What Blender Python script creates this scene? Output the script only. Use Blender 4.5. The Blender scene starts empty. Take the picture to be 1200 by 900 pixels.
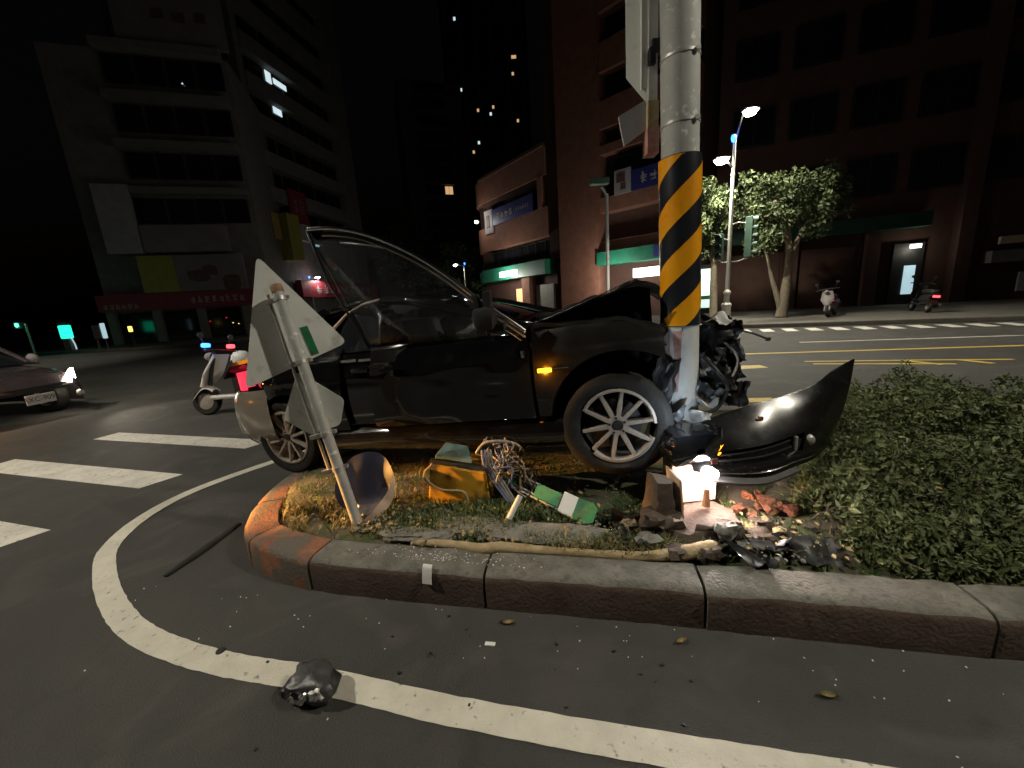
import bpy, math, random
from mathutils import Vector, Matrix
R = math.radians
random.seed(7)
sc = bpy.context.scene
col = sc.collection

# ------------------------------------------------------------------ camera, sky, lights, exposure
cam_d = bpy.data.cameras.new('camera'); cam = bpy.data.objects.new('camera', cam_d); col.objects.link(cam)
cam_d.sensor_width = 36; cam_d.lens = 13.5; cam_d.clip_start = .05; cam_d.clip_end = 2000
cam.matrix_world = Matrix.Translation((0, 0, 1.45)) @ Matrix.Rotation(R(90 - 12.06), 4, 'X') @ Matrix.Rotation(R(-3.8), 4, 'Z')
sc.camera = cam
sc.view_settings.view_transform = 'Standard'; sc.view_settings.look = 'None'
sc.view_settings.exposure = 0.15; sc.view_settings.gamma = 1.0; sc.view_settings.use_curve_mapping = False
world = bpy.data.worlds.new('World'); sc.world = world; world.use_nodes = True
wn = world.node_tree
for n in list(wn.nodes): wn.nodes.remove(n)
w_out = wn.nodes.new('ShaderNodeOutputWorld'); w_bg = wn.nodes.new('ShaderNodeBackground'); w_sky = wn.nodes.new('ShaderNodeTexSky')
w_sky.sky_type = 'NISHITA'; w_sky.sun_disc = False; w_sky.sun_elevation = R(-4); w_sky.sun_rotation = R(200)
w_bg.inputs['Strength'].default_value = .055
wn.links.new(w_sky.outputs[0], w_bg.inputs[0]); wn.links.new(w_bg.outputs[0], w_out.inputs[0])

# ------------------------------------------------------------------ helpers
def tag(o, label=None, cat=None, group=None, kind=None):
    if label: o['label'] = label
    if cat: o['category'] = cat
    if group: o['group'] = group
    if kind: o['kind'] = kind
    return o
def empty(name, loc=(0, 0, 0), rz=0.0):
    o = bpy.data.objects.new(name, None); col.objects.link(o); o.empty_display_size = .1
    o.location = loc; o.rotation_euler = (0, 0, rz); return o
def copy_tree(o, parent=None):
    c = o.copy(); col.objects.link(c); c.parent = parent
    for ch in list(o.children): copy_tree(ch, c)
    return c
def frame_from(axis):
    a = Vector(axis).normalized(); h = Vector((0, 0, 1)) if abs(a.z) < .9 else Vector((1, 0, 0))
    u = a.cross(h).normalized(); return a, u, a.cross(u)

class MB:
    def __init__(s): s.v = []; s.f = []; s.m = []; s.cm = 0
    def add(s, vs, fs):
        b = len(s.v); s.v += [tuple(q) for q in vs]
        for q in fs: s.f.append(tuple(b + i for i in q)); s.m.append(s.cm)
        return s
    def box(s, c, d, rot=None):
        hx, hy, hz = d[0] / 2, d[1] / 2, d[2] / 2
        vs = [Vector((x, y, z)) for x in (-hx, hx) for y in (-hy, hy) for z in (-hz, hz)]
        if rot is not None: vs = [rot @ q for q in vs]
        c = Vector(c)
        return s.add([q + c for q in vs], [(0, 1, 3, 2), (4, 6, 7, 5), (0, 4, 5, 1), (2, 3, 7, 6), (0, 2, 6, 4), (1, 5, 7, 3)])
    def bx(s, x0, x1, y0, y1, z0, z1): return s.box(((x0 + x1) / 2, (y0 + y1) / 2, (z0 + z1) / 2), (x1 - x0, y1 - y0, z1 - z0))
    def tube(s, pts, r, n=8, caps=True):
        pts = [Vector(q) for q in pts]; k = len(pts); rr = r if isinstance(r, (list, tuple)) else [r] * k
        vs = []; u = None
        for i, q in enumerate(pts):
            d = (pts[min(i + 1, k - 1)] - pts[max(i - 1, 0)])
            a, u0, _ = frame_from(d)
            if u is None: u = u0
            else:
                u = u - a * u.dot(a)
                u = u.normalized() if u.length > 1e-6 else u0
            w = a.cross(u)
            for j in range(n):
                t = 2 * math.pi * j / n
                vs.append(q + (u * math.cos(t) + w * math.sin(t)) * rr[i])
        fs = [(i * n + j, i * n + (j + 1) % n, (i + 1) * n + (j + 1) % n, (i + 1) * n + j) for i in range(k - 1) for j in range(n)]
        if caps: fs += [tuple(range(n - 1, -1, -1)), tuple((k - 1) * n + j for j in range(n))]
        return s.add(vs, fs)
    def lathe(s, prof, c=(0, 0, 0), axis=(0, 0, 1), n=16, caps=False):
        a, u, w = frame_from(axis); c = Vector(c); vs = []; k = len(prof)
        for r, h in prof:
            for j in range(n):
                t = 2 * math.pi * j / n; vs.append(c + a * h + (u * math.cos(t) + w * math.sin(t)) * r)
        fs = [(i * n + j, i * n + (j + 1) % n, (i + 1) * n + (j + 1) % n, (i + 1) * n + j) for i in range(k - 1) for j in range(n)]
        if caps: fs += [tuple(range(n - 1, -1, -1)), tuple((k - 1) * n + j for j in range(n))]
        return s.add(vs, fs)
    def prism(s, poly, d):                       # 3D polygon swept by vector d
        d = Vector(d); k = len(poly); p = [Vector(q) for q in poly]
        return s.add(p + [q + d for q in p], [tuple(range(k)), tuple(range(2 * k - 1, k - 1, -1))] + [(i, i + k, (i + 1) % k + k, (i + 1) % k) for i in range(k)])
    def grid(s, fn, nu, nv):
        vs = [fn(i / nu, j / nv) for i in range(nu + 1) for j in range(nv + 1)]
        return s.add(vs, [(i * (nv + 1) + j, (i + 1) * (nv + 1) + j, (i + 1) * (nv + 1) + j + 1, i * (nv + 1) + j + 1) for i in range(nu) for j in range(nv)])
    def sheet(s, fn, nu, nv, off):               # grid with thickness: off(u, v) gives the back-face offset
        k = (nu + 1) * (nv + 1); P = [Vector(fn(i / nu, j / nv)) for i in range(nu + 1) for j in range(nv + 1)]
        Q = [p + Vector(off) for p in P]; g = lambda i, j: i * (nv + 1) + j; fs = []
        for i in range(nu):
            for j in range(nv):
                a = (g(i, j), g(i + 1, j), g(i + 1, j + 1), g(i, j + 1)); fs.append(a); fs.append(tuple(q + k for q in reversed(a)))
        for i in range(nu):
            fs.append((g(i + 1, 0), g(i, 0), g(i, 0) + k, g(i + 1, 0) + k)); fs.append((g(i, nv), g(i + 1, nv), g(i + 1, nv) + k, g(i, nv) + k))
        for j in range(nv):
            fs.append((g(0, j), g(0, j + 1), g(0, j + 1) + k, g(0, j) + k)); fs.append((g(nu, j + 1), g(nu, j), g(nu, j) + k, g(nu, j + 1) + k))
        return s.add(P + Q, fs)
    def build(s, name, mats, parent=None, smooth=False, bevel=0, fix=True):
        me = bpy.data.meshes.new(name); me.from_pydata(s.v, [], s.f)
        if not isinstance(mats, (list, tuple)): mats = [mats]
        for q in mats: me.materials.append(q)
        if any(s.m): me.polygons.foreach_set('material_index', s.m)
        if smooth is True: me.polygons.foreach_set('use_smooth', [True] * len(me.polygons))
        me.update()
        if fix and len(s.f) < 20000:
            import bmesh
            bm = bmesh.new(); bm.from_mesh(me); bmesh.ops.recalc_face_normals(bm, faces=bm.faces); bm.to_mesh(me); bm.free()
        o = bpy.data.objects.new(name, me); col.objects.link(o); o.parent = parent
        if smooth == 'auto':
            me.polygons.foreach_set('use_smooth', [True] * len(me.polygons))
            try: me.set_sharp_from_angle(angle=R(35))
            except Exception: pass
        if bevel:
            md = o.modifiers.new('bevel', 'BEVEL'); md.width = bevel; md.segments = 2; md.limit_method = 'ANGLE'; md.angle_limit = R(40)
        return o

def catmull(pts, m=6):
    P = [Vector(q) for q in pts]; out = []
    for i in range(len(P) - 1):
        a, b, c, d = P[max(i - 1, 0)], P[i], P[i + 1], P[min(i + 2, len(P) - 1)]
        for k in range(m):
            t = k / m
            out.append(.5 * ((2 * b) + (c - a) * t + (2 * a - 5 * b + 4 * c - d) * t * t + (3 * b - a - 3 * c + d) * t ** 3))
    out.append(P[-1]); return out
def lerp(a, b, t): return a + (b - a) * t
def interp(x, pts):
    if x <= pts[0][0]: return pts[0][1]
    for (a, fa), (b, fb) in zip(pts, pts[1:]):
        if x <= b: return fa + (fb - fa) * (x - a) / (b - a)
    return pts[-1][1]
from mathutils import noise as _n
def nz(x, y=0.0, z=0.0): return _n.noise(Vector((x, y, z)))

def lump(c, d, seed, n=10, amp=.25):
    m = MB(); c = Vector(c)
    def fn(u, v):
        th = 2 * math.pi * u; ph = math.pi * v - math.pi / 2; q = Vector((math.cos(th) * math.cos(ph), math.sin(th) * math.cos(ph), math.sin(ph)))
        q = Vector([math.copysign(abs(k) ** .6, k) for k in q]); k = 1 + amp * nz(q.x * 1.6 + seed, q.y * 1.6, q.z * 1.6 + seed)
        return c + Vector((q.x * d[0] / 2 * k, q.y * d[1] / 2 * k, q.z * d[2] / 2 * k))
    m.grid(fn, n * 2, n); return m

# ------------------------------------------------------------------ materials
def mat(name, c, rough=.6, metal=0.0, c2=None, scale=8, detail=6, bump=0.0, bscale=None, spec=.5, coat=0.0, lo=.35, hi=.65, extra=None):
    m = bpy.data.materials.new(name); m.use_nodes = True; t = m.node_tree; b = t.nodes['Principled BSDF']
    b.inputs['Base Color'].default_value = (*c, 1); b.inputs['Roughness'].default_value = rough; b.inputs['Metallic'].default_value = metal
    b.inputs['Specular IOR Level'].default_value = spec
    if coat: b.inputs['Coat Weight'].default_value = coat; b.inputs['Coat Roughness'].default_value = .03
    if c2 is not None or bump:
        tc = t.nodes.new('ShaderNodeTexCoord')
    if c2 is not None:
        n = t.nodes.new('ShaderNodeTexNoise'); n.inputs['Scale'].default_value = scale; n.inputs['Detail'].default_value = detail; n.inputs['Roughness'].default_value = .65
        r = t.nodes.new('ShaderNodeValToRGB'); r.color_ramp.elements[0].position = lo; r.color_ramp.elements[1].position = hi
        r.color_ramp.elements[0].color = (*c, 1); r.color_ramp.elements[1].color = (*c2, 1)
        t.links.new(tc.outputs['Object'], n.inputs['Vector']); t.links.new(n.outputs['Fac'], r.inputs['Fac'])
        if extra is not None:                   # a second, finer layer of spots: (colour, scale, lo, hi)
            c3, s3, l3, h3 = extra
            n3 = t.nodes.new('ShaderNodeTexNoise'); n3.inputs['Scale'].default_value = s3; n3.inputs['Detail'].default_value = 4
            r3 = t.nodes.new('ShaderNodeValToRGB'); r3.color_ramp.elements[0].position = l3; r3.color_ramp.elements[1].position = h3
            mx = t.nodes.new('ShaderNodeMix'); mx.data_type = 'RGBA'; mx.inputs[7].default_value = (*c3, 1)
            t.links.new(tc.outputs['Object'], n3.inputs['Vector']); t.links.new(n3.outputs['Fac'], r3.inputs['Fac'])
            t.links.new(r3.outputs[0], mx.inputs[0]); t.links.new(r.outputs[0], mx.inputs[6]); t.links.new(mx.outputs[2], b.inputs['Base Color'])
        else: t.links.new(r.outputs[0], b.inputs['Base Color'])
        mr = t.nodes.new('ShaderNodeMapRange'); mr.inputs[3].default_value = max(rough - .12, 0); mr.inputs[4].default_value = min(rough + .12, 1)
        t.links.new(n.outputs['Fac'], mr.inputs[0]); t.links.new(mr.outputs[0], b.inputs['Roughness'])
    if bump:
        n2 = t.nodes.new('ShaderNodeTexNoise'); n2.inputs['Scale'].default_value = bscale or scale * 6; n2.inputs['Detail'].default_value = 5
        bp = t.nodes.new('ShaderNodeBump'); bp.inputs['Strength'].default_value = bump; bp.inputs['Distance'].default_value = .01
        t.links.new(tc.outputs['Object'], n2.inputs['Vector']); t.links.new(n2.outputs['Fac'], bp.inputs['Height']); t.links.new(bp.outputs[0], b.inputs['Normal'])
    return m
def emis(name, c, strength):
    m = bpy.data.materials.new(name); m.use_nodes = True; b = m.node_tree.nodes['Principled BSDF']
    b.inputs['Base Color'].default_value = (*c, 1); b.inputs['Emission Color'].default_value = (*c, 1); b.inputs['Emission Strength'].default_value = strength
    return m
def glassy(name, tint=(.85, .9, .9), refl=.12, rough=.02):
    m = bpy.data.materials.new(name); m.use_nodes = True; t = m.node_tree
    for n in list(t.nodes): t.nodes.remove(n)
    o = t.nodes.new('ShaderNodeOutputMaterial'); mx = t.nodes.new('ShaderNodeMixShader'); tr = t.nodes.new('ShaderNodeBsdfTransparent'); gl = t.nodes.new('ShaderNodeBsdfGlossy')
    lw = t.nodes.new('ShaderNodeFresnel'); lw.inputs[0].default_value = 1.5; ma = t.nodes.new('ShaderNodeMath'); ma.operation = 'ADD'; ma.inputs[1].default_value = refl
    tr.inputs[0].default_value = (*tint, 1); gl.inputs['Roughness'].default_value = rough
    t.links.new(lw.outputs[0], ma.inputs[0]); t.links.new(ma.outputs[0], mx.inputs[0]); t.links.new(tr.outputs[0], mx.inputs[1]); t.links.new(gl.outputs[0], mx.inputs[2]); t.links.new(mx.outputs[0], o.inputs[0])
    return m

M = {}
M['asphalt'] = mat('asphalt', (.034, .033, .031), .74, c2=(.080, .077, .070), scale=.55, detail=12, bump=.8, bscale=130, lo=.28, hi=.72, spec=.35, extra=((.085, .082, .076), 190, .60, .72))
M['line'] = mat('road_paint_white', (.55, .52, .44), .65, c2=(.66, .63, .54), scale=7, bump=.3, bscale=150, extra=((.16, .155, .14), 34, .63, .75))
M['stripe'] = mat('crossing_paint', (.50, .47, .42), .68, c2=(.68, .65, .58), scale=4, bump=.3, bscale=150, extra=((.14, .13, .12), 22, .60, .74))
M['yline'] = mat('road_paint_yellow', (.55, .38, .05), .65, c2=(.62, .46, .10), scale=5, extra=((.2, .15, .06), 20, .58, .74))
M['concrete'] = mat('kerb_concrete', (.11, .105, .088), .85, c2=(.21, .20, .17), scale=7, bump=.7, bscale=70, extra=((.09, .088, .075), 30, .52, .75))
M['kerb_face'] = mat('kerb_faded_red_paint_shaded', (.06, .036, .026), .85, c2=(.10, .070, .055), scale=6, bump=.6, bscale=60, extra=((.07, .05, .04), 22, .5, .75))  # faded red paint, darkened further for the shade on the kerb face
M['nose_orange'] = mat('blotchy_orange_red_kerb', (.20, .065, .032), .8, c2=(.30, .13, .07), scale=7, bump=.8, bscale=60, extra=((.12, .10, .08), 8, .44, .56))  # orange-red with grey-brown blotches, for the nose stones
M['soil'] = mat('island_soil', (.06, .048, .03), .95, c2=(.13, .115, .085), scale=5, detail=9, bump=1.0, bscale=40, extra=((.05, .075, .022), 9, .45, .62))
M['cement'] = mat('loose_cement', (.15, .145, .13), .92, c2=(.24, .235, .20), scale=14, bump=1.0, bscale=50)
M['root'] = mat('pale_root', (.34, .25, .13), .85, c2=(.46, .36, .21), scale=14, bump=.6, bscale=50)
M['leaf'] = mat('shrub_leaf', (.050, .070, .022), .6, c2=(.125, .15, .055), scale=5, spec=.4)
M['leaf2'] = mat('shrub_leaf_pale', (.09, .125, .04), .5, c2=(.15, .17, .065), scale=5, spec=.4)
M['twig'] = mat('twig', (.06, .042, .028), .85, c2=(.1, .075, .05), scale=20)
M['grass'] = mat('grass_blade', (.035, .065, .016), .6, c2=(.085, .115, .034), scale=3)
M['straw'] = mat('dry_grass', (.15, .12, .045), .7, c2=(.24, .20, .08), scale=3)
M['dead_leaf'] = mat('dead_leaf', (.28, .19, .07), .7, c2=(.42, .34, .16), scale=6)
M['car'] = mat('black_car_paint', (.004, .004, .005), .10, spec=.5, coat=.8, c2=(.006, .006, .006), scale=9)
M['car_dusty'] = mat('dusty_black_paint', (.010, .0095, .009), .34, spec=.35, coat=.4, c2=(.018, .017, .015), scale=5)
M['bumper'] = mat('scratched_bumper_paint', (.006, .0058, .0056), .22, spec=.30, c2=(.010, .0095, .009), scale=7, extra=((.03, .028, .025), 40, .62, .75))
M['car_bump'] = mat('rear_bumper_paint', (.30, .265, .215), .25, metal=.35, coat=.7)
M['plastic'] = mat('black_plastic', (.012, .012, .012), .5, c2=(.022, .021, .02), scale=18, bump=.15)
M['crumple'] = mat('torn_grey_metal', (.05, .05, .052), .45, metal=.6, c2=(.14, .14, .14), scale=9, bump=.4, bscale=30)
M['hood'] = mat('scuffed_black_paint', (.008, .008, .008), .5, c2=(.016, .015, .015), scale=6)
M['tyre'] = mat('tyre_rubber', (.012, .011, .010), .75, spec=.3, c2=(.024, .022, .020), scale=8, bump=.25, bscale=60)
M['rim'] = mat('alloy_rim', (.50, .44, .38), .35, metal=.35, c2=(.36, .31, .27), scale=8)
M['rim_dark'] = mat('brake_drum', (.03, .027, .025), .6, metal=.4, c2=(.06, .05, .045), scale=9)
M['chrome'] = mat('chrome', (.75, .75, .75), .12, metal=1.0)
M['black'] = mat('cabin_black', (.006, .006, .006), .9)
M['glass'] = glassy('car_glass', (.72, .75, .78), .015)
M['wglass'] = mat('dark_window_glass', (.008, .009, .011), .12, c2=(.014, .015, .018), scale=.7)
M['galv'] = mat('galvanised_steel', (.34, .345, .33), .7, metal=.05, c2=(.44, .44, .42), scale=6, detail=8, bump=.12, bscale=30, extra=((.66, .66, .64), 26, .60, .70))
M['pole_white'] = mat('scraped_pole_white', (.48, .48, .46), .5, c2=(.58, .58, .55), scale=6, bump=.1, bscale=30)
M['signback'] = mat('sign_back_aluminium', (.66, .67, .63), .6, metal=.0, c2=(.74, .75, .71), scale=3, detail=7, extra=((.48, .475, .43), 11, .56, .75))
M['bracket'] = mat('sign_bracket_steel', (.42, .41, .39), .45, metal=.5, c2=(.52, .50, .47), scale=12)
M['rust'] = mat('rusty_steel', (.22, .12, .06), .75, c2=(.36, .22, .12), scale=20)
M['yel'] = mat('reflective_yellow', (.84, .32, .006), .3, c2=(.88, .37, .008), scale=4, coat=.5)
M['blk'] = mat('reflective_black', (.010, .012, .016), .3, c2=(.016, .018, .024), scale=4, coat=.5)
M['red_reflect_tape'] = mat('red_reflection_paint', (.42, .12, .08), .6, c2=(.52, .40, .36), scale=9, detail=8)  # painted reflection of red light; the sign's red tape shares this colour
M['green'] = mat('green_plastic', (.008, .13, .045), .5, c2=(.012, .19, .07), scale=10, extra=((.05, .07, .04), 24, .52, .66))
M['white'] = mat('white_plastic', (.70, .70, .68), .45, c2=(.70, .70, .68), scale=10)
M['boxyel'] = mat('yellow_box_paint', (.52, .27, .02), .5, c2=(.62, .36, .035), scale=6, bump=.15, bscale=20, extra=((.10, .065, .03), 9, .48, .66))
M['lid'] = mat('teal_lid', (.07, .13, .13), .55, c2=(.12, .19, .19), scale=8, extra=((.05, .055, .05), 14, .5, .68))
M['wire_g'] = mat('grey_cable', (.22, .21, .19), .6, c2=(.30, .28, .25), scale=10)
M['wire_b'] = mat('blue_cable', (.10, .11, .20), .5, c2=(.22, .23, .34), scale=10)
M['wire_t'] = mat('tan_cable', (.24, .17, .09), .6, c2=(.33, .25, .15), scale=10)
M['navy'] = mat('dark_blue_sign', (.012, .013, .028), .45, c2=(.02, .02, .04), scale=5)
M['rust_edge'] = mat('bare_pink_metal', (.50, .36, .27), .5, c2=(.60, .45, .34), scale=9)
M['brown'] = mat('footing_casting', (.055, .038, .028), .85, c2=(.11, .082, .062), scale=7, bump=.8, bscale=30)
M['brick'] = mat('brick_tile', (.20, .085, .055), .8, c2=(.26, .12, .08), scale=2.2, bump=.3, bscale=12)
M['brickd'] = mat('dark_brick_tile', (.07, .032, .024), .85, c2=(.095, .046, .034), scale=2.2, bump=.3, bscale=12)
M['rubble'] = mat('red_rubble', (.16, .055, .028), .85, c2=(.25, .11, .06), scale=16, bump=.8, bscale=60)
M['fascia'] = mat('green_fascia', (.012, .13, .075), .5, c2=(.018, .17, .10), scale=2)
M['fascia_shaded'] = mat('shaded_green_fascia', (.006, .045, .028), .6, c2=(.009, .06, .036), scale=2)  # the fascia green again, darkened to paint in the lack of light
M['render'] = mat('grey_render', (.16, .15, .14), .85, c2=(.22, .21, .19), scale=1.5, bump=.3, bscale=6)
M['render2'] = mat('pale_render', (.16, .155, .15), .85, c2=(.21, .205, .19), scale=1.5)
M['shutter'] = mat('roller_shutter', (.34, .33, .29), .6, c2=(.42, .41, .36), scale=3)
M['bark'] = mat('bark', (.16, .13, .09), .9, c2=(.25, .21, .15), scale=9, bump=.8, bscale=24)
M['tleaf'] = mat('tree_leaf', (.045, .07, .022), .6, c2=(.09, .115, .042), scale=1.5)
M['tleafd'] = mat('dark_tree_leaf', (.025, .045, .015), .6, c2=(.05, .075, .025), scale=1.5)
M['postgreen'] = mat('signal_housing_green', (.07, .13, .095), .5, c2=(.09, .16, .12), scale=5)
M['postw'] = mat('painted_post', (.46, .45, .40), .55, c2=(.56, .55, .49), scale=5)
M['lens_off'] = mat('unlit_lens', (.03, .035, .035), .2)
M['paving'] = mat('paving', (.085, .08, .068), .85, c2=(.13, .12, .10), scale=3, bump=.4, bscale=30)
M['redsign'] = mat('red_banner', (.22, .02, .04), .6, c2=(.28, .03, .055), scale=2)
M['bluesign'] = mat('blue_banner', (.02, .025, .14), .5, c2=(.03, .035, .18), scale=2)
M['paper'] = mat('white_sign_panel', (.33, .315, .33), .6, c2=(.40, .385, .39), scale=2)
M['pale'] = mat('pale_panel', (.19, .165, .165), .7, c2=(.24, .21, .21), scale=1)
M['ylsign'] = mat('yellow_green_banner', (.28, .27, .05), .6, c2=(.36, .33, .07), scale=2)
M['orsign'] = mat('ochre_sign', (.30, .19, .05), .6, c2=(.38, .25, .07), scale=2)
M['darkprint'] = mat('brown_print', (.09, .045, .04), .6, c2=(.14, .08, .06), scale=4)
M['scooterw'] = mat('white_scooter_plastic', (.62, .58, .55), .3, coat=.5, c2=(.68, .64, .61), scale=5)
M['leftcar'] = mat('dark_violet_car_paint', (.035, .028, .030), .28, coat=.8, c2=(.045, .036, .038), scale=3)
M['skin'] = mat('skin', (.35, .2, .14), .6)
M['e_street'] = emis('street_lamp_glow', (1, .96, .86), 60)
M['e_blue'] = emis('blue_beacon_glow', (.02, .12, 1), 9)
M['e_head'] = emis('headlamp_glow', (1, .88, .72), 30)
M['e_amber'] = emis('amber_glow', (1, .30, .01), 7)
M['e_bulb'] = emis('bare_bulb_glow', (1, .93, .95), 120)
M['e_red'] = emis('tail_lamp_glow', (1, .04, .09), .9)
M['e_green'] = emis('green_sign_glow', (.02, .95, .50), 1.6)
M['e_green2'] = emis('green_signal_glow', (.10, .95, .60), 3)
M['e_win'] = emis('lit_window_cool', (.75, .92, 1), .75)
M['e_winw'] = emis('lit_window_warm', (1, .62, .30), .55)
M['e_shop'] = emis('lit_shop_light', (1, .97, .85), 2.2)
M['e_shopg'] = emis('lit_shop_sign', (.75, 1, .85), .75)
M['e_cool'] = emis('cool_light_box', (.62, .9, 1), .55)
M['e_yel'] = emis('yellow_lamp_glow', (1, .72, .15), 1.6)
M['e_rsmall'] = emis('small_red_glow', (1, .04, .05), 5)

def lamp(name, kind, loc, energy, color, parent=None, size=.1, target=None, cone=120, blend=.5):
    d = bpy.data.lights.new(name, kind); d.energy = energy; d.color = color; d.shadow_soft_size = size
    if kind == 'SPOT': d.spot_size = R(cone); d.spot_blend = blend
    o = bpy.data.objects.new(name, d); col.objects.link(o); o.location = loc; o.parent = parent
    if target is not None: o.rotation_euler = (Vector(target) - Vector(loc)).to_track_quat('-Z', 'Y').to_euler()
    return o

# ------------------------------------------------------------------ ground and markings
m = MB(); m.add([(-400, -120, 0), (400, -120, 0), (400, 500, 0), (-400, 500, 0)], [(0, 1, 2, 3)])
tag(m.build('road', M['asphalt']), kind='structure')
_t = M['asphalt'].node_tree; _b = _t.nodes['Principled BSDF']; _src = _b.inputs['Base Color'].links[0].from_socket
_tc = _t.nodes.new('ShaderNodeTexCoord')
for _sc, _lo, _hi, _c, _amt, _dist in ((1.7, .52, .70, (.105, .100, .090), .55, 1.5), (3.1, .57, .72, (.020, .020, .019), .30, 1.2), (.35, .48, .66, (.026, .025, .024), .5, .6)):
    _n3 = _t.nodes.new('ShaderNodeTexNoise'); _n3.inputs['Scale'].default_value = _sc; _n3.inputs['Detail'].default_value = 8; _n3.inputs['Distortion'].default_value = _dist
    _r = _t.nodes.new('ShaderNodeMapRange'); _r.inputs[1].default_value = _lo; _r.inputs[2].default_value = _hi; _r.inputs[4].default_value = _amt
    _m = _t.nodes.new('ShaderNodeMix'); _m.data_type = 'RGBA'; _m.inputs[7].default_value = (*_c, 1)
    _t.links.new(_tc.outputs['Object'], _n3.inputs['Vector']); _t.links.new(_n3.outputs['Fac'], _r.inputs[0]); _t.links.new(_r.outputs[0], _m.inputs[0]); _t.links.new(_src, _m.inputs[6]); _src = _m.outputs[2]
_t.links.new(_src, _b.inputs['Base Color'])

def ribbon(name, pts, width, material, z=.004, parent=None, wob=.004):
    m = MB(); P = [Vector((q[0], q[1], 0)) for q in pts]; vs = []
    for i, q in enumerate(P):
        d = (P[min(i + 1, len(P) - 1)] - P[max(i - 1, 0)]).normalized(); n = Vector((-d.y, d.x, 0))
        a = width / 2 + wob * nz(i * 1.7, .3); b = width / 2 + wob * nz(i * 1.7, 7.3)
        vs += [q + n * a + Vector((0, 0, z)), q - n * b + Vector((0, 0, z))]
    m.add(vs, [(2 * i, 2 * i + 1, 2 * i + 3, 2 * i + 2) for i in range(len(P) - 1)])
    return m.build(name, material, parent)
edge = catmull([(-1.5, 4.75, 0), (-2.0, 4.36, 0), (-2.52, 3.72, 0), (-2.86, 3.20, 0), (-2.93, 2.78, 0), (-2.81, 2.38, 0), (-2.55, 2.08, 0), (-2.15, 1.755, 0), (-1.80, 1.555, 0), (-1.36, 1.40, 0), (-.88, 1.29, 0), (-.24, 1.115, 0), (.6, .925, 0), (1.5, .735, 0), (4, .22, 0), (9, -.8, 0)], 14)
tag(ribbon('edge_line', edge, .106, M['line']), kind='structure')
def quad_mark(name, pts, material, z=.004):
    m = MB(); m.add([(x, y, z) for x, y in pts], [tuple(range(len(pts)))])
    return tag(m.build(name, material), kind='structure')
d = Vector((2.62, -.80)).normalized(); nrm = Vector((-d.y, d.x))
for (ex, ey), ln, k in (((-3.02, 4.32), 2.75, .14), ((-3.38, 3.42), 2.75, .155), ((-3.62, 2.50), 2.75, .16), ((-3.2, 5.35), 2.75, .14)):
    if ey > 5: continue
    e = Vector((ex, ey)); b = e - d * ln
    quad_mark('crossing_stripe', [b - nrm * k, e - nrm * k + d * -.05, e + nrm * k + d * .05, b + nrm * k], M['stripe'])
# far carriageway: yellow centre line, double yellow with fork, white dashes, zebra stripes before the far kerb
tag(ribbon('yellow_line', [(3.6, 8.68), (5.09, 8.31), (9.8, 7.19), (16, 5.7)], .13, M['yline']), kind='structure')
tag(ribbon('yellow_line', [(5.5, 7.05), (7.0, 6.55), (8.2, 6.1)], .09, M['yline']), kind='structure')
tag(ribbon('yellow_line', [(5.45, 6.78), (6.7, 6.28), (7.2, 6.05)], .09, M['yline']), kind='structure')
tag(ribbon('yellow_line', [(6.85, 6.55), (6.98, 6.05)], .12, M['yline'], z=.008), kind='structure')
tag(ribbon('yellow_line', [(7.55, 6.32), (7.62, 5.9)], .12, M['yline'], z=.008), kind='structure')
quad_mark('yellow_mark', [(4.0, 6.75), (4.6, 6.72), (4.62, 7.0), (4.1, 7.08)], M['yline'])
tag(ribbon('yellow_line', [(2.3, 4.93), (3.36, 4.74)], .2, M['yline']), kind='structure')
tag(ribbon('lane_line', [(7.2, 9.45), (7.94, 9.24), (11.3, 8.32)], .1, M['line']), kind='structure')
kd = Vector((6.23, -2.86)).normalized(); kn = Vector((-kd.y, kd.x))
for i in range(16):
    c = Vector((7.2, 12.85)) + kd * (i * .62); a = c + kn * .62; b = c - kn * .28
    quad_mark('crossing_stripe', [b - kd * .16, b + kd * .16, a + kd * .16, a - kd * .16], M['stripe'])

# far pavements (right block and left block) with kerbs
def pavement(pts, h=.14):
    m = MB(); m.prism([(x, y, .0) for x, y in pts], (0, 0, h)); return tag(m.build('pavement', M['paving'], bevel=.02), kind='structure')
pavement([(-4, 37), (-3.2, 33), (2.5, 23.2), (5.6, 17.0), (7.4, 14.1), (9.0, 13.25), (14.6, 10.68), (24, 6.4), (60, -10), (80, 20), (40, 60), (-2, 60)])
pavement([(-90, 28.2), (-33.2, 26.4), (-24, 25.1), (-17.5, 24.9), (-15.5, 26.5), (-14.5, 32), (-11, 60), (-70, 60), (-100, 40)])

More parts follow.
